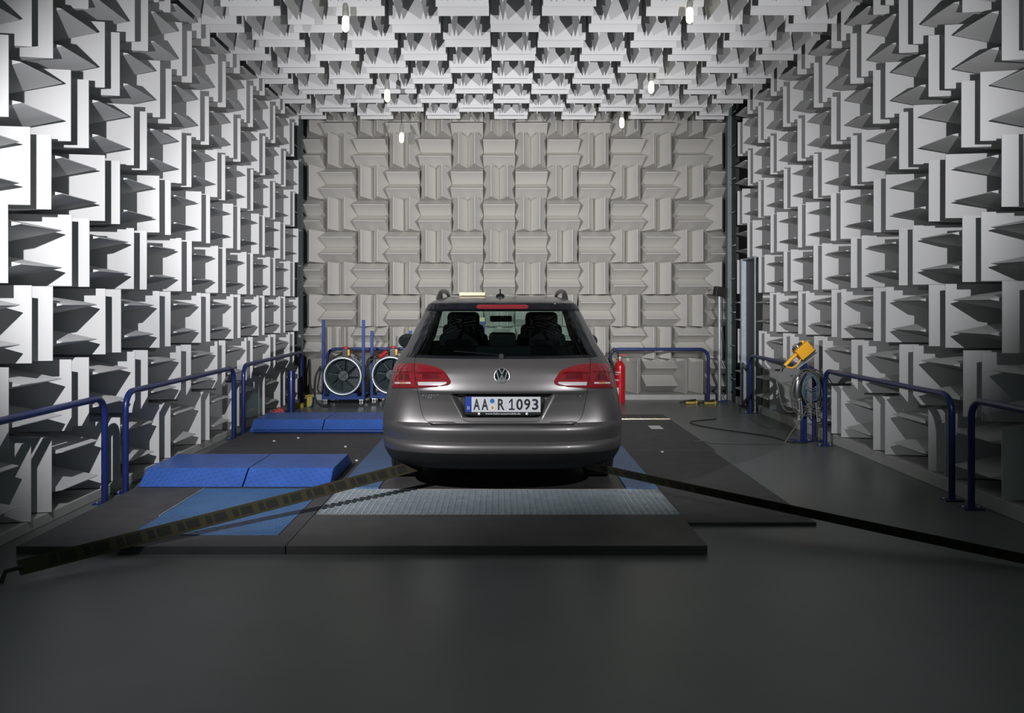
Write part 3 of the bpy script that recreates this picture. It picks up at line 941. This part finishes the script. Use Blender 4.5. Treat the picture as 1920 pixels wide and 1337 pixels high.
def car_pt(th, h):
    """th in -90..90 degrees round the tail, 0 in the middle"""
    a = math.radians(th)
    W, L, ne = smooth_tab(WD, h), rear_L(h), NEh(h)
    f = pw(math.sin(a), 2 / ne)
    y0 = rear_y(f, h)
    ye = rear_y(1.0, h) + L                     # where the side begins
    return Vector((W * f, y0 + (ye - y0) * (1 - abs(math.cos(a)) ** (2 / ne)), h))
def car_n(th, h):
    d = 0.6
    du = car_pt(min(th + d, 89.5), h) - car_pt(max(th - d, -89.5), h)
    dv = car_pt(th, h + 0.006) - car_pt(th, h - 0.006)
    n = du.cross(dv)
    n.normalize()
    return n if n.y < 0.3 else n
def th_of_frac(f, h=1.0):
    f = max(-0.9999, min(0.9999, f))
    return math.degrees(math.asin(pw(f, NEh(h) / 2)))
def at_px(px, py):
    """tail surface parameters of the surface point that projects to this place of the photograph"""
    Yd = 6.1
    for _ in range(40):
        h = CH - (py - VY) * Yd / FPX
        x = (px - VX) * Yd / FPX
        W = smooth_tab(WD, h)
        th = th_of_frac(max(-0.985, min(0.985, x / W)), h)
        Yd = 0.5 * Yd + 0.5 * car_pt(th, h).y
    return th, h

CAR = thing('car', 'grey brown metallic estate car seen from behind on the test bed', 'car', (0, 6.98, SL))

# loops round the car
SIDE_N = 30
def loop_pts(h):
    W = smooth_tab(WD, h)
    Ya = rear_y(1.0, h) + rear_L(h)
    NE = 2.7
    Lf = front_L(h)
    Yb = smooth_tab(YF, h) - Lf
    half = []
    for k in range(0, 25):
        half.append(car_pt(90 * (k / 24) , h) if k < 24 else Vector((W, Ya, h)))
    for k in range(1, SIDE_N):
        half.append(Vector((W, Ya + (Yb - Ya) * k / SIDE_N, h)))
    for k in range(0, 17):
        a = PI / 2 * (1 - k / 16)
        half.append(Vector((W * pw(math.sin(a), 2 / NE), Yb + Lf * abs(math.cos(a)) ** (2 / NE), h)))
    full = half + [Vector((-p.x, p.y, p.z)) for p in half[-2:0:-1]]
    return full, len(half)
ROWS = [0.24, 0.27, 0.30, 0.33, 0.36, 0.38, 0.395, 0.403, 0.41, 0.425, 0.44, 0.452, 0.462, 0.468, 0.475, 0.49, 0.52, 0.556, 0.570, 0.580, 0.586, 0.591, 0.5955, 0.600, 0.61, 0.62, 0.64, 0.68, 0.72, 0.76, 0.79, 0.815, 0.823, 0.83, 0.845, 0.87, 0.90, 0.935, 0.97, 1.0, 1.03, 1.055,
        1.075, 1.13, 1.20, 1.27, 1.33, 1.375, 1.40, 1.408, 1.415, 1.435, 1.455, 1.463, 1.47, 1.476, 1.482, 1.488, 1.495, 1.502, 1.508, 1.514, 1.518, 1.522, 1.525, 1.5275, 1.53]
def build_shell():
    loops = []
    for h in ROWS:
        f, nh = loop_pts(h)
        loops.append(f)
    n = len(loops[0])
    kinds = {}
    WY = (6.98, 9.69)
    for r in range(len(ROWS) - 1):
        hm = (ROWS[r] + ROWS[r + 1]) / 2
        for k in range(n):
            q = [loops[r][k], loops[r][(k + 1) % n], loops[r + 1][(k + 1) % n], loops[r + 1][k]]
            c = (q[0] + q[1] + q[2] + q[3]) / 4
            i = k if k < nh - 1 else (n - 1 - k)          # segment index on the half
            W = smooth_tab(WD, hm)
            fr = abs(c.x) / W
            rear, side, front = i < 24, 24 <= i < 24 + SIDE_N, i >= 24 + SIDE_N
            kind = 'body_shell'
            if hm < 0.395:
                kind = 'lower_valance'
            elif hm < 0.595 and rear:
                kind = 'rear_bumper'
            if kind == 'body_shell' and rear and abs(c.x) < 0.43 and 0.64 < hm < 0.835:
                continue                       # behind the tailgate, where the plate recess goes in
            if side or (rear and i > 17):
                if any((c.y - wy) ** 2 + (hm - 0.38) ** 2 < 0.375 ** 2 for wy in WY):
                    continue
            if 1.055 < hm < 1.40:
                s = (i - 24) / SIDE_N
                if rear and fr < 0.90:
                    kind = 'rear_window' if (hm > 1.075 and hm < 1.40 and fr < 0.80) else 'window_border'
                elif side and hm > 1.075 and hm < 1.375:
                    kind = 'side_window'
                    for p0, p1 in ((0.0, 0.03), (0.27, 0.34), (0.60, 0.66), (0.92, 1.01)):
                        if p0 <= s < p1:
                            kind = 'window_border'
                elif front and hm > 1.075 and hm < 1.40 and fr < 0.90:
                    kind = 'windscreen'
            if kind == 'body_shell' and 1.40 <= hm < 1.462 and rear and fr < 0.97:
                kind = 'tailgate_spoiler'  # body-coloured part; its dark reflection is put in as gloss black
            kinds.setdefault(kind, []).append(q)
    mats = {'body_shell': 'car_paint', 'lower_valance': 'car_plastic', 'rear_bumper': 'car_paint', 'rear_window': 'rear_glass', 'window_border': 'black_gloss', 'side_window': 'rear_glass', 'windscreen': 'clear_glass', 'tailgate_spoiler': 'black_gloss'}
    for kind, qs in kinds.items():
        bm = bmesh.new()
        vm = {}
        def gv(p):
            key = (round(p.x, 5), round(p.y, 5), round(p.z, 5))
            if key not in vm:
                vm[key] = bm.verts.new(p)
            return vm[key]
        for q in qs:
            vs = []
            for p in q:
                v = gv(p)
                if v not in vs:
                    vs.append(v)
            if len(vs) >= 3:
                try:
                    bm.faces.new(vs)
                except ValueError:
                    pass
        if kind == 'body_shell':           # close the roof
            top = [gv(p) for p in loops[-1]]
            try:
                bm.faces.new(top)
            except ValueError:
                pass
        # side windows: one pane each
        if kind == 'side_window':
            comp = {}
            seen = set()
            idx = 0
            panes = []
            for f in bm.faces:
                if f in seen:
                    continue
                st, grp = [f], []
                seen.add(f)
                while st:
                    g = st.pop()
                    grp.append([v.co.copy() for v in g.verts])
                    for e in g.edges:
                        for l in e.link_faces:
                            if l not in seen:
                                seen.add(l)
                                st.append(l)
                panes.append(grp)
            for grp in panes:
                b2 = bmesh.new()
                for vs in grp:
                    b2.faces.new([b2.verts.new(v) for v in vs])
                bmesh.ops.remove_doubles(b2, verts=b2.verts[:], dist=1e-5)
                obj('side_window', b2, mats[kind], CAR, smooth=50)
            bm.free()
            continue
        o = obj(kind, bm, mats[kind], CAR, smooth=28)
build_shell()

def patch(name, rows, m, off, parent=None, cols=20, dome=0.0, label=None, recess=None, thick=0.006):
    """rows: (py, xl, xr) in the photograph's outline, laid onto the tail surface, with thickness"""
    parent = parent or CAR
    bm = bmesh.new()
    g, gb = [], []
    nr = len(rows)
    for j, (py, xl, xr) in enumerate(rows):
        line, lb = [], []
        for i in range(cols + 1):
            px = xl + (xr - xl) * i / cols
            th, h = at_px(px, py)
            p, n = car_pt(th, h), car_n(th, h)
            e = off
            if dome:
                u, v = 2 * i / cols - 1, 2 * j / (nr - 1) - 1
                e += dome * (1 - abs(u) ** 6) * (1 - abs(v) ** 6)
            q = p + n * e
            if recess:
                q.y += recess(px, py)
            line.append(bm.verts.new(q))
            lb.append(bm.verts.new(q - n * thick))
        g.append(line)
        gb.append(lb)
    for j in range(nr - 1):
        for i in range(cols):
            bm.faces.new((g[j][i], g[j + 1][i], g[j + 1][i + 1], g[j][i + 1]))
    rim = [(j, 0) for j in range(nr)] + [(nr - 1, i) for i in range(1, cols + 1)] + [(j, cols) for j in range(nr - 2, -1, -1)] + [(0, i) for i in range(cols - 1, 0, -1)]
    for a, b in zip(rim, rim[1:] + rim[:1]):
        bm.faces.new((g[a[0]][a[1]], gb[a[0]][a[1]], gb[b[0]][b[1]], g[b[0]][b[1]]))
    bmesh.ops.recalc_face_normals(bm, faces=bm.faces[:])
    o = obj(name, bm, m, parent, smooth=35)
    if label:
        o['label'] = label
    return o
def mir(rows):
    return [(y, 2 * VX - b, 2 * VX - a) for y, a, b in rows]
def fill(rows, step):
    out = []
    for (a, l0, r0), (b, l1, r1) in zip(rows, rows[1:]):
        n = max(1, round((b - a) / step))
        for k in range(n):
            t = k / n
            out.append((a + (b - a) * t, l0 + (l1 - l0) * t, r0 + (r1 - r0) * t))
    out.append(rows[-1])
    return out

# tailgate with the number plate recess; a dark seam shows round it
TG = [(674, 778.0), (690, 778.6), (705, 779.6), (720, 781.6), (731, 783.8), (745, 786.0), (757, 788.2), (768, 790.5), (778, 793.0), (784, 795.5), (789, 799.5), (793, 805), (795.5, 812)]
def tail_rows(grow):
    r = [(y + (grow if i == len(TG) - 1 else 0), x - grow, 2 * VX - x + grow) for i, (y, x) in enumerate(TG)]
    return r
def recess(px, py):
    if py < 737.0 or py > 791.0:
        return 0.0
    k = (py - 738.5) / (789 - 738.5)
    xl = 841 + (868 - 841) * max(0, k)
    d = px - xl if px < VX else (2 * VX - px) - xl
    s = sst(0, 17, d) * sst(737.2, 740.5, py) * (1 - sst(783, 791, py))
    return 0.062 * s
patch('tailgate_seam', fill(tail_rows(1.3), 1.8), 'seam', 0.0015, cols=150, recess=recess, thick=0.001)
patch('tailgate', fill(tail_rows(0), 1.6), 'car_paint', 0.0045, cols=150, recess=recess, thick=0.003)
patch('crease_shade', [(737.4, 787.5, 840), (738.6, 787.7, 840)], 'seam', 0.0052, cols=20, thick=0.0004)  # black strips drawn for the shade along the tailgate crease
patch('crease_shade', mir([(737.4, 787.5, 840), (738.6, 787.7, 840)]), 'seam', 0.0052, cols=20, thick=0.0004)
patch('bumper_gap', [(794.8, 806, 2 * VX - 806), (797.5, 808, 2 * VX - 808)], 'seam', 0.002, cols=40, thick=0.001)

# tail lamps
outer = [(682, 742, 777.4), (686, 741, 777.6), (692, 739.5, 777.9), (700, 738, 778.4), (708, 737, 779.2), (716, 736, 780.4), (722, 735.3, 781.4), (726, 735, 782.2), (728, 735, 782.6)]
inner = [(682.5, 779.0, 783), (684, 779.1, 798), (687, 779.3, 810), (690, 779.5, 819), (694, 779.8, 829), (699, 780.1, 835), (705, 780.7, 839), (711, 781.5, 843), (716, 782.2, 845.3), (720, 782.9, 844), (723, 783.4, 839), (726, 783.9, 817), (728, 784.2, 790)]
def lamps(mr, name):
    f = mir if mr else (lambda r: r)
    a = patch('tail_lamp', f(outer), 'lamp_red', 0.008, dome=0.006, cols=14)
    b = patch('tailgate_lamp', f(inner), 'lamp_red', 0.010, dome=0.006, cols=18)
    patch('clear_strip', f([(717.5, 785.5, 838), (719.5, 785.8, 838.5), (721.5, 786.2, 836), (723.6, 786.6, 826)]), 'lamp_clear', 0.017, b, cols=16, thick=0.002)
    patch('dark_band', f([(699.5, 783, 828), (702.5, 783, 829)]), 'lamp_red_dark', 0.0168, b, cols=16, thick=0.001)
    patch('dark_panel', f([(703, 793, 823), (712, 794, 826)]), 'lamp_red_dark', 0.0166, b, cols=12, thick=0.001)
    patch('clear_strip', f([(717.3, 743.5, 772), (720.6, 743, 772.5)]), 'lamp_clear', 0.015, a, cols=12, thick=0.002)
    patch('amber_strip', f([(717.5, 752, 764), (720.2, 752, 764)]), 'lamp_amber', 0.0155, a, cols=6, thick=0.001)
    patch('dark_band', f([(697.5, 741, 774), (700.0, 741, 774.5)]), 'lamp_red_dark', 0.0148, a, cols=12, thick=0.001)
    patch('dark_panel', f([(702, 752, 769), (713, 752, 770)]), 'lamp_red_dark', 0.0147, a, cols=8, thick=0.001)
lamps(False, 'l')
lamps(True, 'r')
patch('lamp_seam', [(664, 777.8, 778.6), (690, 777.8, 779), (710, 779, 780.6), (731, 782.9, 784.3)], 'seam', 0.0062, cols=2, thick=0.001)
patch('lamp_seam', mir([(664, 777.8, 778.6), (690, 777.8, 779), (710, 779, 780.6), (731, 782.9, 784.3)]), 'seam', 0.0062, cols=2, thick=0.001)

# high brake light
bl = [(571.2, 898, 986), (572.6, 894.5, 989.5), (575, 893, 991), (577.4, 894.5, 989.5), (578.8, 898, 986)]
patch('brake_light', bl, 'brake_red', 0.006, cols=24, thick=0.006)

# number plate in its recess
def px3(px, py, yy):
    return ((px - VX) * yy / FPX, CH - (py - VY) * yy / FPX)
def plate():
    yp = 6.062
    x0, z1 = px3(871.2, 743.2, yp)
    x1, z0 = px3(1014.6, 778.2, yp)
    fr = obj('plate_frame', B(x0, x1, yp, yp + 0.03, z0, z1, bev=0.003), 'black_satin', CAR)
    yq = yp - 0.002
    a0, b1 = px3(884.2, 744.3, yq)
    a1, b0 = px3(1013.4, 772.6, yq)
    obj('number_plate', B(a0, a1, yq, yq + 0.004, b0, b1), 'plate_white', fr)
    c0, _ = px3(872.6, 744, yq)
    obj('country_band', B(c0, a0 - 0.0002, yq, yq + 0.004, b0, b1), 'plate_blue', fr)
    yt = yq - 0.0005
    for ch, l, r in (('A', 887.7, 899.8), ('A', 903.0, 915.3), ('R', 933.6, 945.8), ('1', 954.2, 964.8), ('0', 968.0, 980.3), ('9', 982.7, 994.4), ('3', 997.7, 1009.4)):
        xa, za = px3(l, 768.8, yt)
        xb, zb = px3(r, 747.9, yt)
        if ch == '1':
            W1, H1 = xb - xa, zb - za
            t = prism(bmesh.new(), [(xa, za), (xb, za), (xb, za + H1 * 0.13), (xa + W1 * 0.66, za + H1 * 0.13), (xa + W1 * 0.66, zb), (xa + W1 * 0.42, zb), (xa, za + H1 * 0.74), (xa, za + H1 * 0.58),
                                   (xa + W1 * 0.40, za + H1 * 0.80), (xa + W1 * 0.40, za + H1 * 0.13), (xa, za + H1 * 0.13)], 0, 0.001, Matrix(((1, 0, 0, 0), (0, 0, -1, yt + 0.0004), (0, 1, 0, 0), (0, 0, 0, 1))))
        else:
            t = text_fit(ch, xa, xb, za, zb, yt + 0.0004, 0.001, 0.022)
        obj('plate_character', t, 'black', fr)
    xa, za = px3(876.2, 767.6, yt)
    xb, zb = px3(880.4, 762.4, yt)
    obj('country_letter', text_fit('D', xa, xb, za, zb, yt, 0.001), 'print_white', fr)
    for (cx, cy, r, m) in ((922.8, 751.8, 4.3, 'seal_blue'), (923.2, 764.8, 5.7, 'seal_white')):
        x, z = px3(cx, cy, yt)
        obj('seal', Lt([(r * yt / FPX, 0.0), (r * yt / FPX, 0.002)], (x, yt - 0.001, z), Y, 24), m, fr)
    x, z = px3(923.2, 764.8, yt)
    s = yt / FPX
    bm = bmesh.new()
    prism(bm, [(-2.4 * s, 3 * s), (2.4 * s, 3 * s), (2.4 * s, -1 * s), (0, -3.4 * s), (-2.4 * s, -1 * s)], 0, 0.001, Matrix(((1, 0, 0, x), (0, 0, -1, yt - 0.0012), (0, 1, 0, z), (0, 0, 0, 1))))
    obj('seal_crest', bm, 'seal_gold', fr)
    xa, za = px3(910.0, 777.3, yp)
    xb, zb = px3(976.0, 773.9, yp)
    obj('frame_lettering', text_fit('www.hahn-automobile.de', xa, xb, za, zb, yp, 0.0008), 'print_white', fr)
    for cx in (898.0, 987.6):
        xa, za = px3(cx - 2, 777.8, yp)
        xb, zb = px3(cx + 2, 773.7, yp)
        obj('frame_mark', B(xa, xb, yp - 0.001, yp + 0.002, za, zb), 'print_white', fr)
plate()

# round emblem
def emblem():
    th, h = at_px(941, 704)
    p = car_pt(th, h)
    R = 0.0600
    base = Vector((p.x, p.y - 0.008, p.z))
    tilt = Matrix.Rotation(-math.atan2(car_n(th, h).z, 1.0) * 0.8, 4, 'X')
    e = obj('emblem', lathe(bmesh.new(), [(R, 0.012), (R, 0.004), (R * 0.93, 0.0)], (0, 0, 0), Y, 40), 'black_gloss', CAR, local=True, smooth=40)
    e.matrix_basis = Matrix.Translation(base - CAR.location) @ tilt
    ring = [(R * 0.90 * math.cos(2 * PI * k / 48), -0.001, R * 0.90 * math.sin(2 * PI * k / 48)) for k in range(48)]
    obj('ring', T(ring, R * 0.085, 8, closed=True), 'chrome', e, local=True, smooth=60)
    def stroke(bm, pts, wd):
        for (xa, za), (xb, zb) in zip(pts, pts[1:]):
            d = Vector((xb - xa, 0, zb - za))
            n = Vector((-d.z, 0, d.x)).normalized() * wd / 2
            a, b = Vector((xa, 0, za)), Vector((xb, 0, zb))
            d = d.normalized() * wd * 0.2
            lo = [a - d + n, b + d + n, b + d - n, a - d - n]
            f = [bm.verts.new((v.x, -0.005, v.z)) for v in lo]
            g = [bm.verts.new((v.x, 0.001, v.z)) for v in lo]
            bm.faces.new(f)
            bm.faces.new(g[::-1])
            for i in range(4):
                bm.faces.new((f[i], g[i], g[(i + 1) % 4], f[(i + 1) % 4]))
        bmesh.ops.recalc_face_normals(bm, faces=bm.faces[:])
    r = R * 0.86
    bm = bmesh.new()
    stroke(bm, [(-0.36 * r, 0.92 * r), (0, 0.16 * r), (0.36 * r, 0.92 * r)], R * 0.14)
    obj('letter_v', bm, 'chrome', e, local=True)
    bm = bmesh.new()
    stroke(bm, [(-0.76 * r, 0.62 * r), (-0.32 * r, -0.80 * r), (0, 0.02 * r), (0.32 * r, -0.80 * r), (0.76 * r, 0.62 * r)], R * 0.14)
    obj('letter_w', bm, 'chrome', e, local=True)
emblem()
def badge(s, l, r, top, bot, name):
    t = text_bm(s)
    xs = [v.co.x for v in t.verts]
    ys = [v.co.y for v in t.verts]
    ax, bx, ay, by = min(xs), max(xs), min(ys), max(ys)
    for v in t.verts:
        px = l + (v.co.x - ax) / (bx - ax) * (r - l)
        py = bot + (v.co.y - ay) / (by - ay) * (top - bot)
        th, h = at_px(px, py)
        v.co = car_pt(th, h) + car_n(th, h) * (0.0075 if v.co.z > 0 else 0.003)
    obj(name, t, 'chrome', CAR)
badge('PASSAT', 791, 824, 740.3, 746.8, 'model_lettering')
badge('TDI', 1079, 1092, 738.0, 743.2, 'engine_lettering')

# roof rails, aerial, mirrors, wiper
for sx in (-1, 1):
    x = sx * 0.515
    pts = spline([(x, 6.93, 1.475), (x, 6.98, 1.53), (x, 7.08, 1.556), (x, 7.4, 1.570), (x, 7.8, 1.568), (x, 8.10, 1.54), (x, 8.2, 1.48)], 5)
    n = len(pts)
    bm = tube(bmesh.new(), pts, 0.02, 8, radii=[0.030 - 0.012 * min(1, i / 8) for i in range(n)])
    obj('roof_rail', bm, 'black_satin', CAR, smooth=50)
bm = bmesh.new()
mt = Matrix(((0, 0, 1, 0), (1, 0, 0, 0), (0, 1, 0, 0), (0, 0, 0, 1)))
a = obj('aerial', lathe(bmesh.new(), [(0.034, -0.012), (0.038, 0.006), (0.034, 0.020), (0.020, 0.030), (0.006, 0.033)], (-0.018, 6.98, 1.512), Z, 16), 'black_gloss', CAR, smooth=50)
prism(bm, [(6.93, 1.525), (7.06, 1.525), (6.99, 1.568), (6.97, 1.582), (6.955, 1.580)], -0.024, -0.012, mt)
obj('fin', bm, 'black_gloss', a)
for sx in (-1, 1):
    x = sx * (0.965 if sx < 0 else 0.872)
    bm = bmesh.new()
    bmesh.ops.create_uvsphere(bm, u_segments=16, v_segments=10, radius=1)
    for v in bm.verts:
        v.co = Vector((v.co.x * 0.10, v.co.y * 0.07 + (0.02 if v.co.y > 0 else 0), v.co.z * 0.075))
    bmesh.ops.transform(bm, matrix=Matrix.Translation((x, 8.62, 1.085)), verts=bm.verts[:])
    m_ = obj('door_mirror', bm, 'black_satin', CAR, smooth=60)
    obj('mirror_arm', T([(sx * 0.80, 8.62, 1.05), (sx * 0.90, 8.62, 1.065)], 0.025, 8), 'black_satin', m_, smooth=50)
    obj('mirror_glass', B(x - 0.072, x + 0.072, 8.545, 8.552, 1.045, 1.125, bev=0.003), 'black_gloss', m_)
th, h = at_px(940, 668)
p = car_pt(th, h)
w_ = obj('rear_wiper', lathe(bmesh.new(), [(0.022, 0.03), (0.024, 0.0), (0.016, -0.012)], (p.x, p.y - 0.012, p.z), Y, 14), 'black', CAR, smooth=50)
arm = []
for k in range(9):
    th, h = at_px(940 - 11 * k, 668 + (-0.9 * k))
    q = car_pt(th, h) + car_n(th, h) * 0.018
    arm.append(q)
obj('wiper_arm', T(arm, 0.006, 6), 'interior', w_, smooth=50)

# wheels
def wheel(x, y):
    sx = 1 if x > 0 else -1
    R = 0.325
    c = (x, y, SL + R)
    t = obj('tyre', lathe(bmesh.new(), [(0.21, -0.10), (R - 0.03, -0.11), (R - 0.004, -0.095), (R, -0.06), (R, 0.06), (R - 0.004, 0.095), (R - 0.03, 0.11), (0.21, 0.10)], c, X, 40, close=True), 'tyre_rubber', CAR, smooth=40)
    obj('rim', lathe(bmesh.new(), [(0.215, 0.09 * sx), (0.20, 0.05 * sx), (0.06, 0.07 * sx), (0.03, 0.085 * sx)], c, X, 24), 'steel', t, smooth=40)
    bm = bmesh.new()
    for k in range(-3, 4):
        tube(bm, [(x + 0.026 * k, c[1] + (R + 0.0005) * math.cos(2 * PI * q / 40), c[2] + (R + 0.0005) * math.sin(2 * PI * q / 40)) for q in range(40)], 0.003, 4, closed=True)
    obj('tread_ribs', bm, 'black', t)
for x in (-0.775, 0.775):
    for y in (6.98, 9.69):
        wheel(x, y)
# underside, cabin
obj('underbody', B(-0.64, 0.64, 6.3, 10.3, 0.24, 0.34), 'car_plastic', CAR)
bm = bmesh.new()
box(bm, -0.66, 0.66, 6.42, 9.2, 0.50, 0.52)
box(bm, -0.66, 0.66, 6.32, 7.22, 1.02, 1.03)
obj('cabin_floor', bm, 'interior', CAR)
bm = bmesh.new()
box(bm, -0.62, 0.62, 7.20, 7.30, 0.55, 1.10, bev=0.03)
rb = obj('rear_seat', bm, 'interior', CAR)
for x in (-0.38, 0.0, 0.38):
    wd = 0.115
    zt = 1.215 if x == 0 else 1.15
    obj('headrest', B(x - wd, x + wd, 7.20, 7.29, 1.09, zt, bev=0.03), 'interior', rb)
obj('cushion', B(-0.62, 0.62, 7.3, 7.78, 0.52, 0.68, bev=0.03), 'interior', rb)
for x in (-0.375, 0.375):
    fs = obj('front_seat', B(x - 0.235, x + 0.235, 8.12, 8.24, 0.55, 1.18, bev=0.05), 'interior', CAR)
    obj('seat_top', B(x - 0.20, x + 0.20, 8.10, 8.2, 1.08, 1.27, bev=0.05), 'interior', fs)
    obj('headrest', B(x - 0.155, x + 0.155, 8.08, 8.19, 1.20, 1.385, bev=0.045), 'interior', fs)
    obj('cushion', B(x - 0.24, x + 0.24, 8.24, 8.75, 0.52, 0.70, bev=0.04), 'interior', fs)
obj('dashboard', B(-0.68, 0.68, 8.78, 9.25, 0.62, 1.045, bev=0.05), 'interior', CAR)
sw = [(-0.375 + 0.18 * math.cos(2 * PI * k / 24), 8.72 + 0.05 * math.sin(2 * PI * k / 24), 0.98 + 0.18 * math.sin(2 * PI * k / 24)) for k in range(24)]
obj('steering_wheel', T(sw, 0.014, 6, closed=True), 'interior', CAR, smooth=50)
obj('interior_mirror', B(-0.125, 0.095, 8.32, 8.35, 1.285, 1.345, bev=0.012), 'interior', CAR)

# board on the roof
tag(obj('wooden_board', B(-0.372, -0.150, 7.30, 7.62, 1.531, 1.558, bev=0.002), 'wood'), 'pale wooden board lying on the car roof', 'board')

def block_stand():
    y = 11.6
    t = thing('tool_stand', 'narrow blue stand seen through the car windows', 'stand', (-0.34, y, 0))
    for x in (-0.43, -0.25):
        obj('post', B(x - 0.012, x + 0.012, y - 0.012, y + 0.012, 0.02, 1.20), 'blue_paint', t)
    obj('top_rail', B(-0.45, -0.23, y - 0.03, y + 0.03, 1.195, 1.228, bev=0.003), 'blue_paint', t)
    obj('foot', B(-0.48, -0.20, y - 0.16, y + 0.16, 0.0, 0.03, bev=0.004), 'blue_paint', t)
    tag(obj('wooden_block', B(-0.445, -0.24, y - 0.04, y + 0.04, 1.2285, 1.285, bev=0.002), 'wood'), 'pale yellow wooden block on the narrow blue stand, seen through the car', 'block')
block_stand()
# ------------------------------------------------------------------ tie-down straps
def strap(p0, p1, label):
    p0, p1 = Vector(p0), Vector(p1)
    t = thing('tie_down_strap', label, 'strap', tuple((p0 + p1) / 2), group='tie-down straps holding the car')
    d = (p1 - p0).normalized()
    n = d.cross(Vector((0, 0, 1))).normalized()
    up = n.cross(d).normalized()
    wv = (up * 0.8 + n * 0.6).normalized()
    th = d.cross(wv).normalized()
    L = (p1 - p0).length
    bm = bmesh.new()
    for k in range(8):
        pass
    def seg(bm, a, b, wd, tk, lift=0.0):
        vs = []
        for s in (a, b):
            sag = -0.004 * math.sin(PI * s)
            c = p0 + d * (L * s) + up * sag
            for sw_, st in ((-1, -1), (1, -1), (1, 1), (-1, 1)):
                vs.append(c + wv * (sw_ * wd / 2) + th * (st * tk / 2 + 0))
        return vs
    N = 24
    prev = None
    for i in range(N + 1):
        s = i / N
        c = p0 + d * (L * s) + up * (-0.004 * math.sin(PI * s))
        r = [bm.verts.new(c + wv * (a * 0.043) + th * (b * 0.0015)) for a, b in ((-1, -1), (1, -1), (1, 1), (-1, 1))]
        if prev:
            for k in range(4):
                bm.faces.new((prev[k], prev[(k + 1) % 4], r[(k + 1) % 4], r[k]))
        else:
            bm.faces.new(r[::-1])
        prev = r
    bm.faces.new(prev)
    bmesh.ops.recalc_face_normals(bm, faces=bm.faces[:])
    obj('webbing', bm, 'strap', t)
    bm = bmesh.new()
    for i in range(14):
        s0 = 0.05 + i * 0.065
        for (e0, e1) in ((0, 0.030), (0.036, 0.050)):
            q = []
            for s in (s0 + e0, min(0.99, s0 + e1)):
                c = p0 + d * (L * s) + up * (-0.004 * math.sin(PI * s))
                q.append([c + wv * (a * 0.028) + th * b for a in (-1, 1) for b in (-0.0022, 0.0022)])
            a, b = q
            vs = [bm.verts.new(v) for v in a + b]
            for f in ((0, 1, 3, 2), (4, 6, 7, 5), (0, 4, 5, 1), (2, 3, 7, 6), (0, 2, 6, 4), (1, 5, 7, 3)):
                bm.faces.new([vs[k] for k in f])
    bmesh.ops.recalc_face_normals(bm, faces=bm.faces[:])
    obj('woven_marks', bm, 'strap_print', t)
    obj('floor_hook', T([tuple(p1 - d * 0.02), tuple(p1 + d * 0.06), (p1.x + d.x * 0.08, p1.y + d.y * 0.08, 0.0)], 0.012, 8), 'black', t, smooth=50)
strap((-0.62, 6.36, 0.245), (-2.55, 4.45, 0.06), 'dark yellow tie-down strap stretched over the grating and blue plate')
strap((0.62, 6.36, 0.245), (2.907, 4.60, 0.05), 'dark yellow tie-down strap stretched over the long black mat')

# small litter on the floor
for (x, y, z, lb) in ((-2.15, 8.9, SL, 'pale scrap of litter on the mat just before the glossy blue tube'), (-1.55, 8.35, SL, 'pale scrap of litter on the mat midway between the two ramps, near the car'),
                      (-2.35, 8.7, SL, 'pale scrap of litter on the mat between the ramps, nearest the wall'), (-1.42, 6.452, SL, 'pale scrap of litter at the foot of the nearer ramp'),
                      (-1.31, 7.60, SL, 'pale scrap of litter on the mat beside the nearer ramp'), (1.55, 8.2, 0.024, 'pale scrap of litter on the long black mat')):
    bm = B(x - 0.012, x + 0.012, y - 0.01, y + 0.01, z - 0.004, z + 0.008, bev=0.002)
    tag(obj('paper_scrap', bm, 'paper'), lb, 'litter', 'pale scraps on the dark mats')
